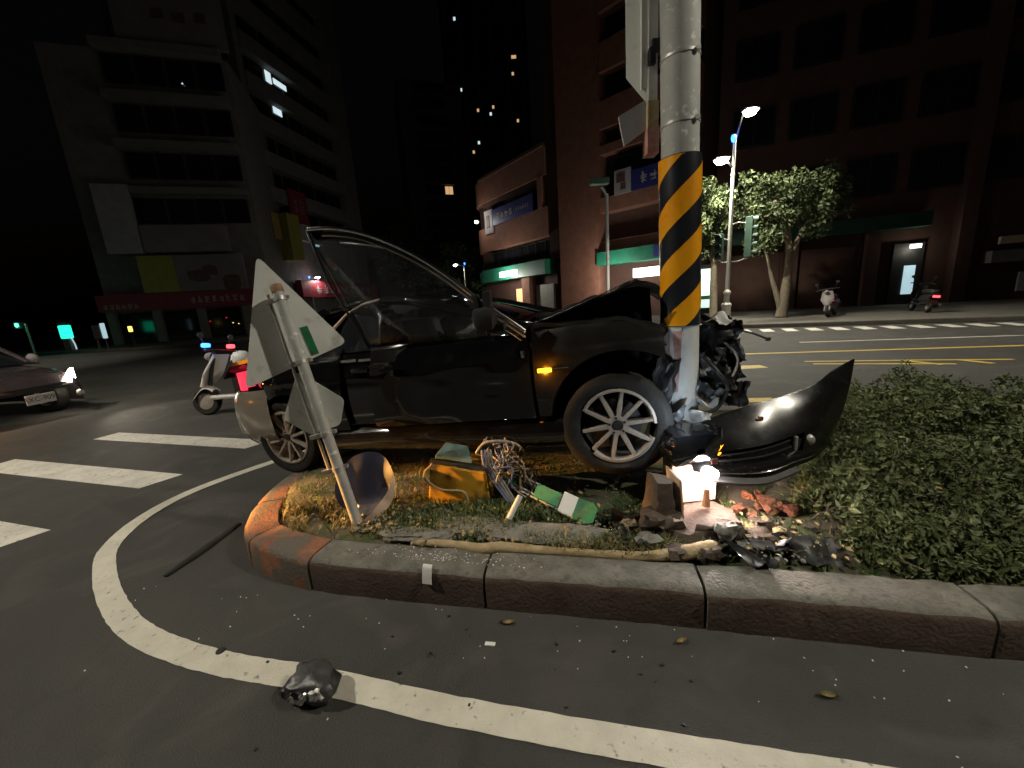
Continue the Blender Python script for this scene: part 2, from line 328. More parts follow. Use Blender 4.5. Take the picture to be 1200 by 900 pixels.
# ------------------------------------------------------------------ traffic island: kerb stones, soil
outer_c = [(12, -1.0), (8, -.15), (5, .49), (3.6, .795), (2.75, .98), (1.76, 1.19), (.77, 1.405), (-.2, 1.60), (-.7, 1.70), (-1.12, 1.80), (-1.42, 1.92), (-1.66, 2.08), (-1.80, 2.3), (-1.88, 2.58), (-1.9, 2.95), (-1.8, 3.35), (-1.55, 3.75), (-1.15, 4.1), (-.6, 4.33), (0, 4.42), (2, 4.12), (5, 3.67), (8, 3.22), (12, 2.6)]
cur = catmull([(x, y, 0) for x, y in outer_c], 12)
arc = [0.0]
for a, b in zip(cur, cur[1:]): arc.append(arc[-1] + (b - a).length)
def on_curve(s):
    s = min(max(s, 0), arc[-1] - 1e-4); lo = 0; hi = len(arc) - 1
    while hi - lo > 1:
        mid = (lo + hi) // 2
        if arc[mid] <= s: lo = mid
        else: hi = mid
    t = (s - arc[lo]) / (arc[hi] - arc[lo]); p = cur[lo].lerp(cur[hi], t)
    d = (cur[min(hi + 1, len(cur) - 1)] - cur[max(lo - 1, 0)]).normalized()
    return p, Vector((d.y, -d.x, 0)) * -1    # inward side
def arc_at(x, y):
    best = min(range(len(cur)), key=lambda i: (cur[i].x - x) ** 2 + (cur[i].y - y) ** 2); return arc[best]
KERB_W = .19
# check inward direction on the near straight
p, n = on_curve(arc_at(.77, 1.4))
SGN = 1 if n.y > 0 else -1
def inward(s): p, n = on_curve(s); return p, n * SGN
# soil sheet between near and far inner edges
s_nose = arc_at(-1.9, 2.8)
near_s = [s_nose - (s_nose - .6) * (i / 70) ** 1.15 for i in range(71)]
far_s = [s_nose + (arc[-1] - .6 - s_nose) * (i / 70) ** 1.15 for i in range(71)]
def soil_h(x, y, t):
    base = .155 + .06 * math.sin(math.pi * t)
    return base + .022 * nz(x * 2.3, y * 2.3) + .012 * nz(x * 7, y * 7, 3) + .006 * nz(x * 19, y * 19, 5)
def soil_pt(i, v):
    pa, na = inward(near_s[i]); pb, nb = inward(far_s[i]); a = pa + na * (KERB_W - .01); b = pb + nb * (KERB_W - .01)
    q = a.lerp(b, v); return Vector((q.x, q.y, soil_h(q.x, q.y, v)))
m = MB(); NV = 40
vs = [soil_pt(i, j / NV) for i in range(71) for j in range(NV + 1)]
m.add(vs, [(i * (NV + 1) + j, (i + 1) * (NV + 1) + j, (i + 1) * (NV + 1) + j + 1, i * (NV + 1) + j + 1) for i in range(70) for j in range(NV)])
island = tag(m.build('island_soil', M['soil'], smooth=True), kind='structure')
def soil_z(x, y):
    best = 1e9; z = .2
    for i in range(0, 71, 1):
        for j in range(0, NV + 1, 2):
            q = vs[i * (NV + 1) + j]; dd = (q.x - x) ** 2 + (q.y - y) ** 2
            if dd < best: best = dd; z = q.z
    return z
brk = [arc_at(*q) for q in ((8, -.15), (6.8, .1), (5.8, .32), (4.75, .54), (3.75, .76), (2.75, .98), (1.76, 1.19), (.77, 1.405), (-.2, 1.60), (-1.14, 1.81), (-1.62, 2.05), (-1.86, 2.5), (-1.88, 3.06), (-1.66, 3.6), (-1.15, 4.1), (-.4, 4.4))]
s = brk[-1]
while s < arc[-1] - 1.2: s += .98; brk.append(s)
for k, (sa, sb) in enumerate(zip(brk, brk[1:])):
    g0 = .006 + .006 * abs(nz(k * 3.3)); m = MB(); L = sb - sa; nseg = max(6, int(L / .07)); hs = .186 + .010 * nz(k * 2.1, 4); tilt = .012 * nz(k * 5.1, 9)
    prof = [(tilt - .004, -.06), (tilt, .02), (tilt + .003, .145), (tilt + .011, .168), (tilt + .030, hs - .005), (tilt + .055, hs), (.13, hs + .001), (KERB_W, hs - .004), (KERB_W + .004, .02)]
    rows = []
    for i in range(nseg + 1):
        q, n = inward(lerp(sa + g0, sb - g0, i / nseg)); row = []
        endf = 1 - .5 * (1 if i in (0, nseg) else 0)
        for a, z in prof:
            w = .006 * nz(q.x * 9 + a * 30, q.y * 9, z * 30 + k) + .004 * nz(q.x * 30, q.y * 30, z * 40)
            chip = 0
            if z > .1 and a < .08: chip = max(0, nz(q.x * 6, q.y * 6, 17) - .25) * .05
            row.append(q + n * (a + w + chip) + Vector((0, 0, z + w * .7 - chip * .5 - (.006 if (i in (0, nseg) and z > .1) else 0))))
        rows.append(row)
    np_ = len(prof); V = [q for row in rows for q in row]
    for i in range(nseg):
        for j in range(np_ - 1):
            m.cm = 1 if j < 3 else 0
            m.add([V[i * np_ + j], V[(i + 1) * np_ + j], V[(i + 1) * np_ + j + 1], V[i * np_ + j + 1]], [(0, 1, 2, 3)])
    m.cm = 0; m.add(rows[0], [tuple(range(np_))]); m.add(rows[-1], [tuple(range(np_ - 1, -1, -1))])
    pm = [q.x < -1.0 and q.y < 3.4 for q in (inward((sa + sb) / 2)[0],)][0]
    o = m.build('kerb_stone', [M['nose_orange'], M['nose_orange']] if pm else [M['concrete'], M['kerb_face']], island, smooth=False)
    if pm: o['label'] = 'kerb stone with blotchy orange-red colour'
    import bmesh
    bm = bmesh.new(); bm.from_mesh(o.data); bmesh.ops.remove_doubles(bm, verts=bm.verts, dist=.0008); bmesh.ops.recalc_face_normals(bm, faces=bm.faces); bm.to_mesh(o.data); bm.free()
    o.data.polygons.foreach_set('use_smooth', [True] * len(o.data.polygons))
    try: o.data.set_sharp_from_angle(angle=R(50))
    except Exception: pass

# ------------------------------------------------------------------ wheels
def make_wheel(parent, c, r=.315, width=.2, yaw=0.0, lean=0.0, flat=0.0, spokes=10, phase=0.0, broken=()):
    """A wheel with its outer face towards local -y."""
    w = empty('wheel'); w.parent = parent; w.location = c; w.rotation_euler = (lean, 0, yaw)
    m = MB(); n = 48; prof = [(.215, -.06), (.225, -.085), (.262, -.1), (.292, -.096), (r - .008, -.08), (r, -.045), (r, .045), (r - .008, .08), (.262, .1), (.215, .085)]
    vs = []
    for rr, y in prof:
        for j in range(n):
            t = 2 * math.pi * j / n; x, z = rr * math.cos(t), rr * math.sin(t)
            if flat and z < 0 and rr > .23:
                z *= 1 - flat * (abs(z) / r) ** 2 * .5; x *= 1 + flat * .25
            if rr > r - .012 and abs(y) < .06 and j % 2: x *= .988; z *= .988
            vs.append((x, y * width / .2, z))
    k = len(prof)
    m.add(vs, [(i * n + j, i * n + (j + 1) % n, (i + 1) * n + (j + 1) % n, (i + 1) * n + j) for i in range(k - 1) for j in range(n)])
    m.build('tyre', M['tyre'], w, smooth='auto')
    m = MB()
    skip = lambda j: any(a <= (j / n) < b for a, b in broken)
    ring = [(.224, -.085), (.222, -.094), (.208, -.095), (.200, -.075), (.196, -.02), (.196, .08)]
    vs = [(rr * math.cos(2 * math.pi * j / n), y, rr * math.sin(2 * math.pi * j / n)) for rr, y in ring for j in range(n)]
    m.add(vs, [(i * n + j, i * n + (j + 1) % n, (i + 1) * n + (j + 1) % n, (i + 1) * n + j) for i in range(len(ring) - 1) for j in range(n) if not (skip(j) and i < 4)])
    for i in range(spokes):
        a = phase + 2 * math.pi * i / spokes; ca, sa = math.cos(a), math.sin(a); ta = (-sa, ca)
        def P(rr, s, y): return (rr * ca + ta[0] * s, y, rr * sa + ta[1] * s)
        vs = [P(.04, -.012, -.078), P(.04, .012, -.078), P(.205, .0065, -.09), P(.205, -.0065, -.09), P(.04, -.02, -.045), P(.04, .02, -.045), P(.205, .012, -.06), P(.205, -.012, -.06)]
        m.add(vs, [(0, 1, 2, 3), (7, 6, 5, 4), (0, 4, 5, 1), (1, 5, 6, 2), (2, 6, 7, 3), (3, 7, 4, 0)])
    m.lathe([(.0, -.066), (.03, -.066), (.034, -.08), (.058, -.08), (.062, -.045)], axis=(0, 1, 0), n=20)
    m.build('rim', M['rim'], w, smooth='auto')
    m = MB(); m.lathe([(.0, -.082), (.026, -.082), (.03, -.074)], axis=(0, 1, 0), n=16)
    for i in range(5):
        a = phase + .3 + 2 * math.pi * i / 5; m.lathe([(0, -.076), (.008, -.076), (.008, -.05)], (.046 * math.cos(a), -.008, .046 * math.sin(a)), (0, 1, 0), 6)
    m.build('hub_cap', M['plastic'], w)
    m = MB(); m.lathe([(.0, -.01), (.15, -.01), (.15, .03), (0, .03)], axis=(0, 1, 0), n=24); m.build('brake_disc', M['rim_dark'], w)
    m = MB(); m.box((-.1, -.012, -.08), (.1, .05, .12)); m.build('brake_caliper', M['rust'], w, bevel=.01)
    return w

# ------------------------------------------------------------------ crashed car
car = empty('crashed_sedan', (-.345, 3.358, .276)); car.rotation_euler = (0, R(-4.59), R(-19.2))
tag(car, 'wrecked black sedan on the kerbed island, its nose wrapped around the striped pole', 'car')
def ys(x, z):
    y = -.865 + .075 * ((z - .58) / .4) ** 2
    if z > .93: y = -.80 + .60 * (z - .93)
    if .74 < z < .80: y -= .006
    if x > 1.35: y += .30 * ((x - 1.35) / .6) ** 2
    if x < -1.25: y += .38 * ((-1.25 - x) / .6) ** 2
    return y
def cpanel(name, x0, x1, low, high, material, parent=None, nx=26, nzr=14, thick=.025, yf=None, wob=0.0, smooth='auto'):
    yf = yf or ys; m = MB()
    def fn(u, v):
        x = lerp(x0, x1, u); z = lerp(low(x), high(x), v)
        return (x, yf(x, z) + wob * nz(x * 5, z * 5, 2), z)
    m.sheet(fn, nx, nzr, (0, thick, 0)); return m.build(name, material, parent or car, smooth)
def arch(cx, cz, r): return lambda x: cz + math.sqrt(max(r * r - (x - cx) ** 2, 0)) if abs(x - cx) < r else 0
ra = arch(-1.2, .30, .375); fa = arch(1.36, .34, .425)
# cabin floor and dark interior
m = MB(); m.bx(-1.5, 1.15, -.72, .72, .24, .36); m.bx(-1.55, -1.0, -.60, .72, .45, .9); m.bx(.55, .85, -.68, .68, .5, .93)
m.build('floor_pan', M['black'], car)
m = MB()
for sx in (.1, -.75):
    for sy in (-.38, .38):
        m.box((sx, sy, .52), (.48, .48, .16)); m.box((sx - .26, sy, .82), (.14, .46, .58), Matrix.Rotation(R(-14), 3, 'Y'))
m.build('seats', M['black'], car, bevel=.04)
# sill
m = MB(); m.sheet(lambda u, v: (lerp(-.88, 1.02, u), interp(v, [(0, -.76), (.25, -.80), (.45, -.862), (.75, -.858), (1, -.80)]), interp(v, [(0, .17), (.25, .18), (.45, .235), (.75, .32), (1, .375)]) + .03 * max(0, u - .75)), 30, 10, (0, .05, 0))
m.build('sill', M['car'], car, smooth='auto')
# rear quarter, both sides
def quarter(sgn, mm):
    m = MB()
    def hi(x): return interp(x, [(-2.0, .80), (-1.75, .93), (-1.45, 1.0), (-1.25, 1.03), (-.7, .96)])
    def lo(x): return max(ra(x), .42 if x < -1.5 else .36)
    def fn(u, v):
        x = lerp(-1.92, -.62, u); z = lerp(lo(x), hi(x), v); y = ys(x, min(z, .92)) + max(0, z - .9) * .9
        return (x, y * sgn, z)
    m.sheet(fn, 44, 16, (0, .025 * sgn, 0)); m.build('rear_quarter_panel', mm, car, smooth='auto')
quarter(1, M['car']); quarter(-1, M['car'])
# wheel arch liners
for cx, cz, rr, u0 in ((-1.2, .30, .37, 0), (1.36, .34, .42, .36)):
    m = MB(); m.sheet(lambda u, v: (cx + rr * math.cos(math.pi * lerp(u0, 1, u)), lerp(-.80, -.45, v), cz + rr * math.sin(math.pi * lerp(u0, 1, u))), 20, 3, (0, 0, .01)); m.build('wheel_arch_liner', M['black'], car)
    m = MB(); m.bx(cx - rr, cx + rr * (1 if u0 == 0 else .45), -.46, -.44, cz - .1, cz + rr); m.build('wheel_arch_liner', M['black'], car)
# rear bumper wrapping the corner, and tail lamps, boot
m = MB()
def bumper_fn(u, v):
    a = R(lerp(-4, 184, u)); z = lerp(.20, .72, v); bul = interp(v, [(0, -.16), (.12, -.05), (.3, .02), (.6, .035), (.85, .02), (1, -.03)])
    ex, ey = .60 + bul, .84 + bul * .55
    return (-1.42 - ex * max(math.sin(a), 0) ** .55 if math.sin(a) > 0 else -1.42, -ey * (abs(math.cos(a)) ** .45) * (1 if math.cos(a) > 0 else -1), z)
m.sheet(bumper_fn, 60, 12, (.03, 0, 0)); m.build('rear_bumper', M['car_bump'], car, smooth='auto')
m = MB(); m.sheet(lambda u, v: (lerp(-2.04, -1.2, u), lerp(-.70, .70, v), interp(u, [(0, .86), (.12, .96), (1, 1.02)]) + .02 * (1 - (2 * v - 1) ** 2)), 14, 10, (0, 0, -.03))
m.bx(-2.06, -2.0, -.62, .62, .68, .9); m.build('boot_lid', M['car'], car, smooth='auto')
for sg in (1, -1):
    m = MB(); m.sheet(lambda u, v: (-1.80 - .20 * math.sin(u * 1.45), (-.71 + .24 * (1 - math.cos(u * 1.5))) * sg, lerp(.715, .87, v)), 10, 4, (.04, 0, 0)); m.build('tail_lamp', M['e_red'], car, smooth='auto')
# roof, pillars, windscreens
def roof_z(x): return interp(x, [(-1.45, 1.02), (-1.15, 1.15), (-.85, 1.25), (-.55, 1.285), (-.25, 1.275), (.05, 1.215), (.4, 1.10), (.82, .955)])
m = MB(); m.sheet(lambda u, v: (lerp(-.92, -.22, u), lerp(-.585, .585, v), roof_z(lerp(-.92, -.22, u)) + .035 * (1 - (2 * v - 1) ** 2)), 12, 12, (0, 0, -.03)); m.build('roof', M['car'], car, smooth='auto')
for sg in (-1, 1):
    m = MB(); m.tube([(x, sg * (interp(x, [(-.3, .59), (.82, .74)])), roof_z(x)) for x in (-.3, -.05, .2, .45, .65, .84)], .032, 8); m.build('windscreen_pillar', M['car'], car, smooth=True)
    m = MB(); m.tube([(x, sg * (interp(x, [(-1.42, .70), (-.85, .59)])), roof_z(x)) for x in (-1.42, -1.25, -1.05, -.85)], [.05, .05, .045, .04], 8); m.build('rear_pillar', M['car'], car, smooth=True)
    m = MB(); m.tube([(x, sg * .59, roof_z(x) - .005) for x in (-.88, -.7, -.5, -.28)], .03, 8); m.build('roof_rail', M['car'], car, smooth=True)
m = MB(); m.sheet(lambda u, v: (lerp(-.22, .82, u), lerp(-1, 1, v) * lerp(.57, .70, u), roof_z(lerp(-.22, .82, u)) + .03 * (1 - (2 * v - 1) ** 2)), 10, 10, (0, 0, -.006)); m.build('windscreen', M['glass'], car, smooth=True)
m = MB(); m.sheet(lambda u, v: (lerp(-1.40, -.9, u), lerp(-1, 1, v) * lerp(.66, .56, u), roof_z(lerp(-1.40, -.9, u)) + .03 * (1 - (2 * v - 1) ** 2)), 6, 8, (0, 0, -.006)); m.build('rear_window', M['wglass'], car, smooth=True)
# left-hand (far) side closed doors as one panel each
for x0, x1 in ((-.78, -.06), (-.04, .82)):
    m = MB(); m.sheet(lambda u, v: (lerp(x0, x1, u), -ys(lerp(x0, x1, u), lerp(.36, .93, v)), lerp(.36, .93, v)), 10, 8, (0, -.03, 0)); m.build('door', M['car'], car, smooth='auto')
# rear door, a little ajar, tilted window frame with bright edge
rd = empty('rear_door', (-.30, -.80, 0), R(-6)); rd.parent = car
def rdl(x): return max(.40, ra(x - .30 + .02) - .0)
m = MB(); m.sheet(lambda u, v: (lerp(-.62, .0, u), ys(-.5, lerp(rdl(lerp(-.62, .0, u)), .92, v)) + .80, lerp(rdl(lerp(-.62, .0, u)), .92, v)), 16, 14, (0, .04, 0)); m.build('door_skin', M['car'], rd, smooth='auto')
m = MB(); m.tube([(-.60, .03, .95), (-.45, .10, 1.13), (-.33, .135, 1.215), (-.15, .15, 1.265), (0.0, .15, 1.275)], .012, 8); m.build('window_frame', M['rust_edge'], rd, smooth=True)
m = MB(); m.tube([(0.0, .15, 1.275), (.018, .10, 1.15), (.03, .03, .98), (.022, -.02, .86), (.0, -.03, .62), (-.005, -.02, .42)], .011, 8); m.build('door_edge', M['chrome'], rd, smooth=True)
m = MB(); m.sheet(lambda u, v: (lerp(-.58, 0, u), lerp(.02, .14, v), lerp(.93, interp(u, [(0, .95), (.25, 1.12), (.45, 1.21), (.75, 1.255), (1, 1.27)]), v)), 10, 4, (0, .006, 0)); m.build('window', M['wglass'], rd)
m = MB(); m.box((-.30, -.035, .875), (.30, .02, .022)); m.box((-.05, -.04, .872), (.14, .02, .02)); m.build('belt_trim', M['chrome'], rd, bevel=.004)
m = MB(); m.box((-.1, -.07, .80), (.17, .03, .03)); m.build('handle', M['car'], rd, bevel=.01)
# front door: skin, glass and a window frame bent up and outwards
fd = empty('front_door', (.84, -.84, 0), R(2.5)); fd.parent = car
def fd_hi(x): return interp(x, [(-1.12, .955), (-.5, .935), (0, .915)])
m = MB(); m.sheet(lambda u, v: (lerp(-1.12, 0, u) - .05 * (1 - v) * (1 - u) + .0 , ys(.2, lerp(.392, fd_hi(lerp(-1.12, 0, u)), v)) + .84 + .016 * nz(u * 4, v * 4, 8) + .02 * math.exp(-((u - .8) ** 2 + (v - .3) ** 2) * 14), lerp(.392, fd_hi(lerp(-1.12, 0, u)), v)), 34, 20, (0, .06, 0)); m.build('door_skin', M['car'], fd, smooth='auto')
arcp = [(-1.17, -.26, 1.70), (-1.0, -.25, 1.675), (-.83, -.22, 1.62), (-.66, -.19, 1.53), (-.50, -.15, 1.415), (-.36, -.11, 1.285), (-.22, -.07, 1.14), (-.06, -.01, .99), (.0, .01, .93)]
arcs = catmull(arcp, 5)
m = MB(); m.tube(arcs, .013, 8); m.build('window_frame', M['chrome'], fd, smooth=True)
m = MB(); m.tube([q + Vector((-.01, .02, -.035)) for q in arcs[3:]], .009, 6); m.build('window_seal', M['bracket'], fd, smooth=True)
m = MB(); m.tube([(-1.0, -.20, 1.60), (-.86, -.18, 1.565), (-.72, -.155, 1.52)], .006, 6); m.build('trim_strip', M['bracket'], fd, smooth=True)
def gl_fn(u, v):
    q = arcs[min(int(u * (len(arcs) - 1)), len(arcs) - 1)]; bx = lerp(-1.12, 0, u); b = Vector((bx, .02, fd_hi(bx)))
    return b.lerp(q, v)
m = MB(); m.sheet(gl_fn, 40, 10, (0, .005, 0)); m.build('window', M['glass'], fd, smooth=True)
m = MB(); m.tube([(-1.17, -.26, 1.70), (-1.18, -.16, 1.4), (-1.14, -.04, 1.1), (-1.12, .02, .95)], .008, 6); m.build('window_rear_frame', M['plastic'], fd, smooth=True)
m = MB(); m.box((-1.0, -.05, .83), (.19, .03, .035)); m.build('handle', M['car'], fd, bevel=.012)
# mirror torn open: dark stalk and housing shell
mi = empty('door_mirror', (-.20, -.11, 1.04)); mi.parent = fd
lump((0, 0, .0), (.13, .10, .13), 6, 8, .35).build('housing', M['black'], mi, smooth='auto')
for c_, d_, r_ in (((.03, 0, .09), (.045, .05, .13), 8), ((-.035, .01, .085), (.035, .05, .12), -8), ((.06, .02, -.06), (.1, .05, .05), 0)):
    m = MB(); m.box(c_, d_, Matrix.Rotation(R(r_), 3, 'Y')); m.build('broken_bracket', M['black'], mi, bevel=.006)
m = MB(); m.tube([(.08, .02, -.055), (.14, .02, -.10), (.2, .01, -.15)], .008, 6); m.build('torn_trim', M['chrome'], mi)
m = MB(); m.box((-.03, -.015, .80), (.022, .02, .05)); m.build('hinge', M['chrome'], fd, bevel=.006)
# front fender with big open arch
def fl(x): return max(fa(x), .40 if x < .95 else .40)
def fh(x): return interp(x, [(.86, .95), (1.1, .945), (1.4, .92), (1.56, .86), (1.68, .80)])
cpanel('front_fender', .865, 1.61, fl, fh, M['car_dusty'], nx=40, wob=.018)
m = MB(); m.sheet(lambda u, v: (lerp(.865, 1.62, u), lerp(ys(lerp(.865, 1.62, u), .93) + .0, -.58, v), fh(lerp(.865, 1.62, u)) + .015 * v + .02 * nz(u * 5, v * 3)), 18, 4, (0, 0, -.015)); m.build('fender_top', M['car_dusty'], car, smooth='auto')
m = MB(); m.box((.935, ys(.93, .69) - .008, .69), (.085, .014, .024)); m.build('side_indicator', M['e_amber'], car, bevel=.004)
m = MB(); m.box((1.03, ys(1.03, .70) - .006, .697), (.1, .008, .006)); m.build('fender_trim', M['chrome'], car)
lamp('side_indicator_light', 'POINT', (.935, -.90, .69), 1.2, (1, .33, .02), car, .02)
# crumpled bonnet folded to a tent, broken open round the pole
def hood_fn(u, v):
    x = lerp(.84, 2.06, u); ynear = interp(x, [(.84, -.70), (1.45, -.70), (1.55, -.34), (2.06, -.28)]); y = lerp(ynear, .72, v)
    z = interp(x, [(.84, .97), (1.15, 1.05), (1.47, 1.14), (1.52, 1.135), (1.75, .96), (2.06, .72)])
    z += .035 * nz(x * 4, y * 3, 1) + .02 * nz(x * 9, y * 8, 4) - .05 * v * v
    return (x, y, z)
m = MB(); m.sheet(hood_fn, 40, 22, (0, 0, -.012)); m.build('bonnet', M['hood'], car, smooth='auto')
m = MB(); m.sheet(lambda u, v: (lerp(.86, 1.56, u), -.52, lerp(.80, interp(lerp(.86, 1.56, u), [(.84, .96), (1.15, 1.03), (1.47, 1.11), (1.56, 1.08)]), v)), 10, 4, (0, .02, 0)); m.build('bonnet_gap_shade', M['black'], car)  # black sheet painting the dark gap under the raised bonnet
m = MB(); m.tube([(.80, -.68, .965), (.95, -.70, .985), (1.2, -.71, 1.055), (1.46, -.71, 1.135)], .004, 6); m.build('bonnet_edge', M['crumple'], car)
# engine bay block and torn sheet pieces about the pole
def shard(c, size, seed, n=6, flat=.3):
    rnd = random.Random(seed); m = MB(); rot = Matrix.Rotation(rnd.uniform(0, 6.28), 3, 'Z') @ Matrix.Rotation(rnd.uniform(-1.2, 1.2), 3, 'X')
    def fn(u, v):
        q = Vector(((u - .5) * size * (1 + .25 * nz(v * 1.7, seed)), (v - .5) * size * .8 * (1 + .3 * nz(u * 1.7, seed + 5)), size * flat * nz(u * 1.8 + seed, v * 1.8, seed * .7) + size * .06 * nz(u * 5, v * 5, seed)))
        return rot @ q + Vector(c)
    m.sheet(fn, n, n, (0, .004, .004)); return m
m = MB(); rnd = random.Random(3)
m.bx(1.05, 1.55, -.40, .6, .35, .86); m.bx(1.6, 1.9, -.22, .6, .25, .78); m.build('engine_block', M['black'], car, bevel=.03)
def crumpled(c, d, seed, material, n=12, amp=.55):
    m = MB(); c = Vector(c)
    def fn(u, v):
        th = 2 * math.pi * u; ph = math.pi * v - math.pi / 2; q = Vector((math.cos(th) * math.cos(ph), math.sin(th) * math.cos(ph), math.sin(ph))); q = Vector([math.copysign(abs(k) ** .7, k) for k in q])
        k = 1 + amp * nz(q.x * 1.8 + seed, q.y * 1.8, q.z * 1.8) + amp * .5 * abs(nz(q.x * 5, q.y * 5 + seed, q.z * 5)) - amp * .3
        return c + Vector((q.x * d[0] / 2 * k, q.y * d[1] / 2 * k, q.z * d[2] / 2 * k))
    m.grid(fn, n * 2, n); return m.build('torn_panel', material, car, smooth='auto')
def folded(c, size, seed, material, rot=(0, 0, 0), folds=3.0, amp=.16):
    m = MB(); rm = (Matrix.Rotation(rot[2], 3, 'Z') @ Matrix.Rotation(rot[1], 3, 'Y') @ Matrix.Rotation(rot[0], 3, 'X')); c = Vector(c)
    def fn(u, v):
        w = (u * folds + .5 * nz(v * 2, seed) + v * .6 * nz(seed, 3.3)); tri_ = abs((w % 1) * 2 - 1) - .5
        q = Vector(((u - .5) * size[0] * (1 - .25 * abs(tri_)) + .03 * nz(v * 4, seed + 2), tri_ * size[0] * amp * (1 + .8 * nz(u * 3, v * 2, seed)) + .05 * nz(u * 2, v * 2, seed + 7), (v - .5) * size[1] * (1 + .35 * nz(u * 2.5, seed + 4)) + .02 * nz(u * 9, seed)))
        return rm @ q + c
    m.sheet(fn, 26, 12, (.002, .003, .002)); return m.build('torn_panel', material, car, smooth='auto')
crumpled((1.88, -.22, .50), (.24, .30, .50), 2, M['black'], 14, .3); crumpled((1.58, -.46, .66), (.2, .24, .26), 15, M['black'], 12, .3)
folded((1.88, -.42, .72), (.34, .16), 3, M['hood'], (.3, .25, -.2), 2.2); folded((1.94, -.44, .60), (.28, .15), 8, M['crumple'], (.2, -.3, .2), 2.6); folded((1.90, -.50, .50), (.24, .15), 12, M['hood'], (-.2, .5, -.1), 2.0)
folded((1.97, -.42, .46), (.22, .16), 17, M['crumple'], (.1, -.6, .4), 2.4); folded((1.84, -.53, .40), (.22, .13), 21, M['crumple'], (.4, .3, 0), 3.0); folded((2.0, -.40, .36), (.2, .16), 26, M['hood'], (0, .2, .3), 2)
folded((1.60, -.62, .52), (.14, .26), 31, M['plastic'], (0, .3, .2), 1.6); folded((1.62, -.58, .80), (.22, .12), 35, M['hood'], (.2, .2, 0), 1.8); folded((2.0, -.38, .78), (.16, .10), 39, M['hood'], (.1, .5, .1), 1.5)
m = MB(); m.tube(catmull([(1.84, -.50, .62), (1.90, -.56, .54), (1.95, -.55, .44), (1.90, -.58, .34), (1.82, -.62, .30)], 6), .012, 8); m.build('torn_hose', M['plastic'], car, smooth=True)
m = MB(); m.tube(catmull([(1.96, -.46, .70), (2.02, -.50, .60), (1.98, -.54, .50)], 6), .007, 6); m.build('torn_wire', M['wire_g'], car, smooth=True)
for i, (c, s_, mm) in enumerate([((1.84, -.58, .36), .12, 'bracket'), ((1.94, -.44, .83), .11, 'white'), ((1.64, -.70, .33), .12, 'crumple'), ((1.70, -.70, .24), .12, 'crumple'), ((1.78, -.66, .28), .12, 'bracket'), ((1.58, -.62, .80), .16, 'plastic')]):
    shard(c, s_, 11 + i * 3, 9, .55).build('torn_panel', M[mm], car, smooth='auto')
m = MB(); m.tube([(1.93, -.38, .78), (2.02, -.45, .77), (2.10, -.5, .74), (2.17, -.52, .70)], .006, 6); m.lathe([(0, -.012), (.014, -.008), (.014, .008), (0, .012)], (2.17, -.52, .70), (0, 0, 1), 8); m.build('dangling_cable', M['plastic'], car)
# wheels
make_wheel(car, (-1.31, -.74, .31), phase=.2)
make_wheel(car, (1.31, -.74, .31), r=.322, flat=.10, yaw=R(8), lean=R(-3), phase=.10, broken=((.40, .56), (.93, 1.0), (.55, .62)))
make_wheel(car, (-1.31, .74, .31)).rotation_euler[2] = math.pi
make_wheel(car, (1.31, .74, .31)).rotation_euler[2] = math.pi
# headlamp unit hanging from the wreck with its bulb alight
hl = empty('hanging_headlamp', (1.0, 2.05, .56)); tag(hl, 'smashed black headlamp unit hanging by the pole foot, its bulb glaring white', 'headlamp')
m = MB()
def hl_fn(u, v):
    a = 2 * math.pi * u; r = [.02, .11, .15, .14, .10, .02][min(int(v * 5 + .001), 5)]; h = [-.12, -.10, -.02, .06, .10, .11][min(int(v * 5 + .001), 5)]
    k = 1 + .45 * nz(math.cos(a) * 1.5, math.sin(a) * 1.5, v * 3); ca, sa = math.copysign(abs(math.cos(a)) ** .6, math.cos(a)), math.copysign(abs(math.sin(a)) ** .6, math.sin(a))
    return (r * ca * 1.2 * k, h * .9, r * sa * .72 * k + .03)
m.grid(hl_fn, 22, 5); m.build('housing', M['car'], hl, smooth='auto')
m = MB(); m.lathe([(0, -.045), (.026, -.036), (.034, 0), (.026, .036), (0, .045)], (.055, -.10, -.10), (1, 0, -.5), 10); m.build('bulb', M['e_bulb'], hl, smooth=True)
m = MB(); m.sheet(lambda u, v: (lerp(.09, .14, u) + .015 * v, -.075 + .03 * u, lerp(-.05, .01, v) + .03 * u), 6, 4, (0, .006, 0)); m.build('orange_lens', M['e_amber'], hl)
m = MB(); m.box((.06, -.13, -.02), (.03, .006, .03)); m.build('reflector', M['rubble'], hl)
lamp('bulb_light', 'POINT', (.075, -.085, -.155), 32, (1, .78, .70), hl, .02)
lamp('bulb_light', 'POINT', (-.10, -.12, .20), 3.0, (.72, .86, 1), hl, .02)

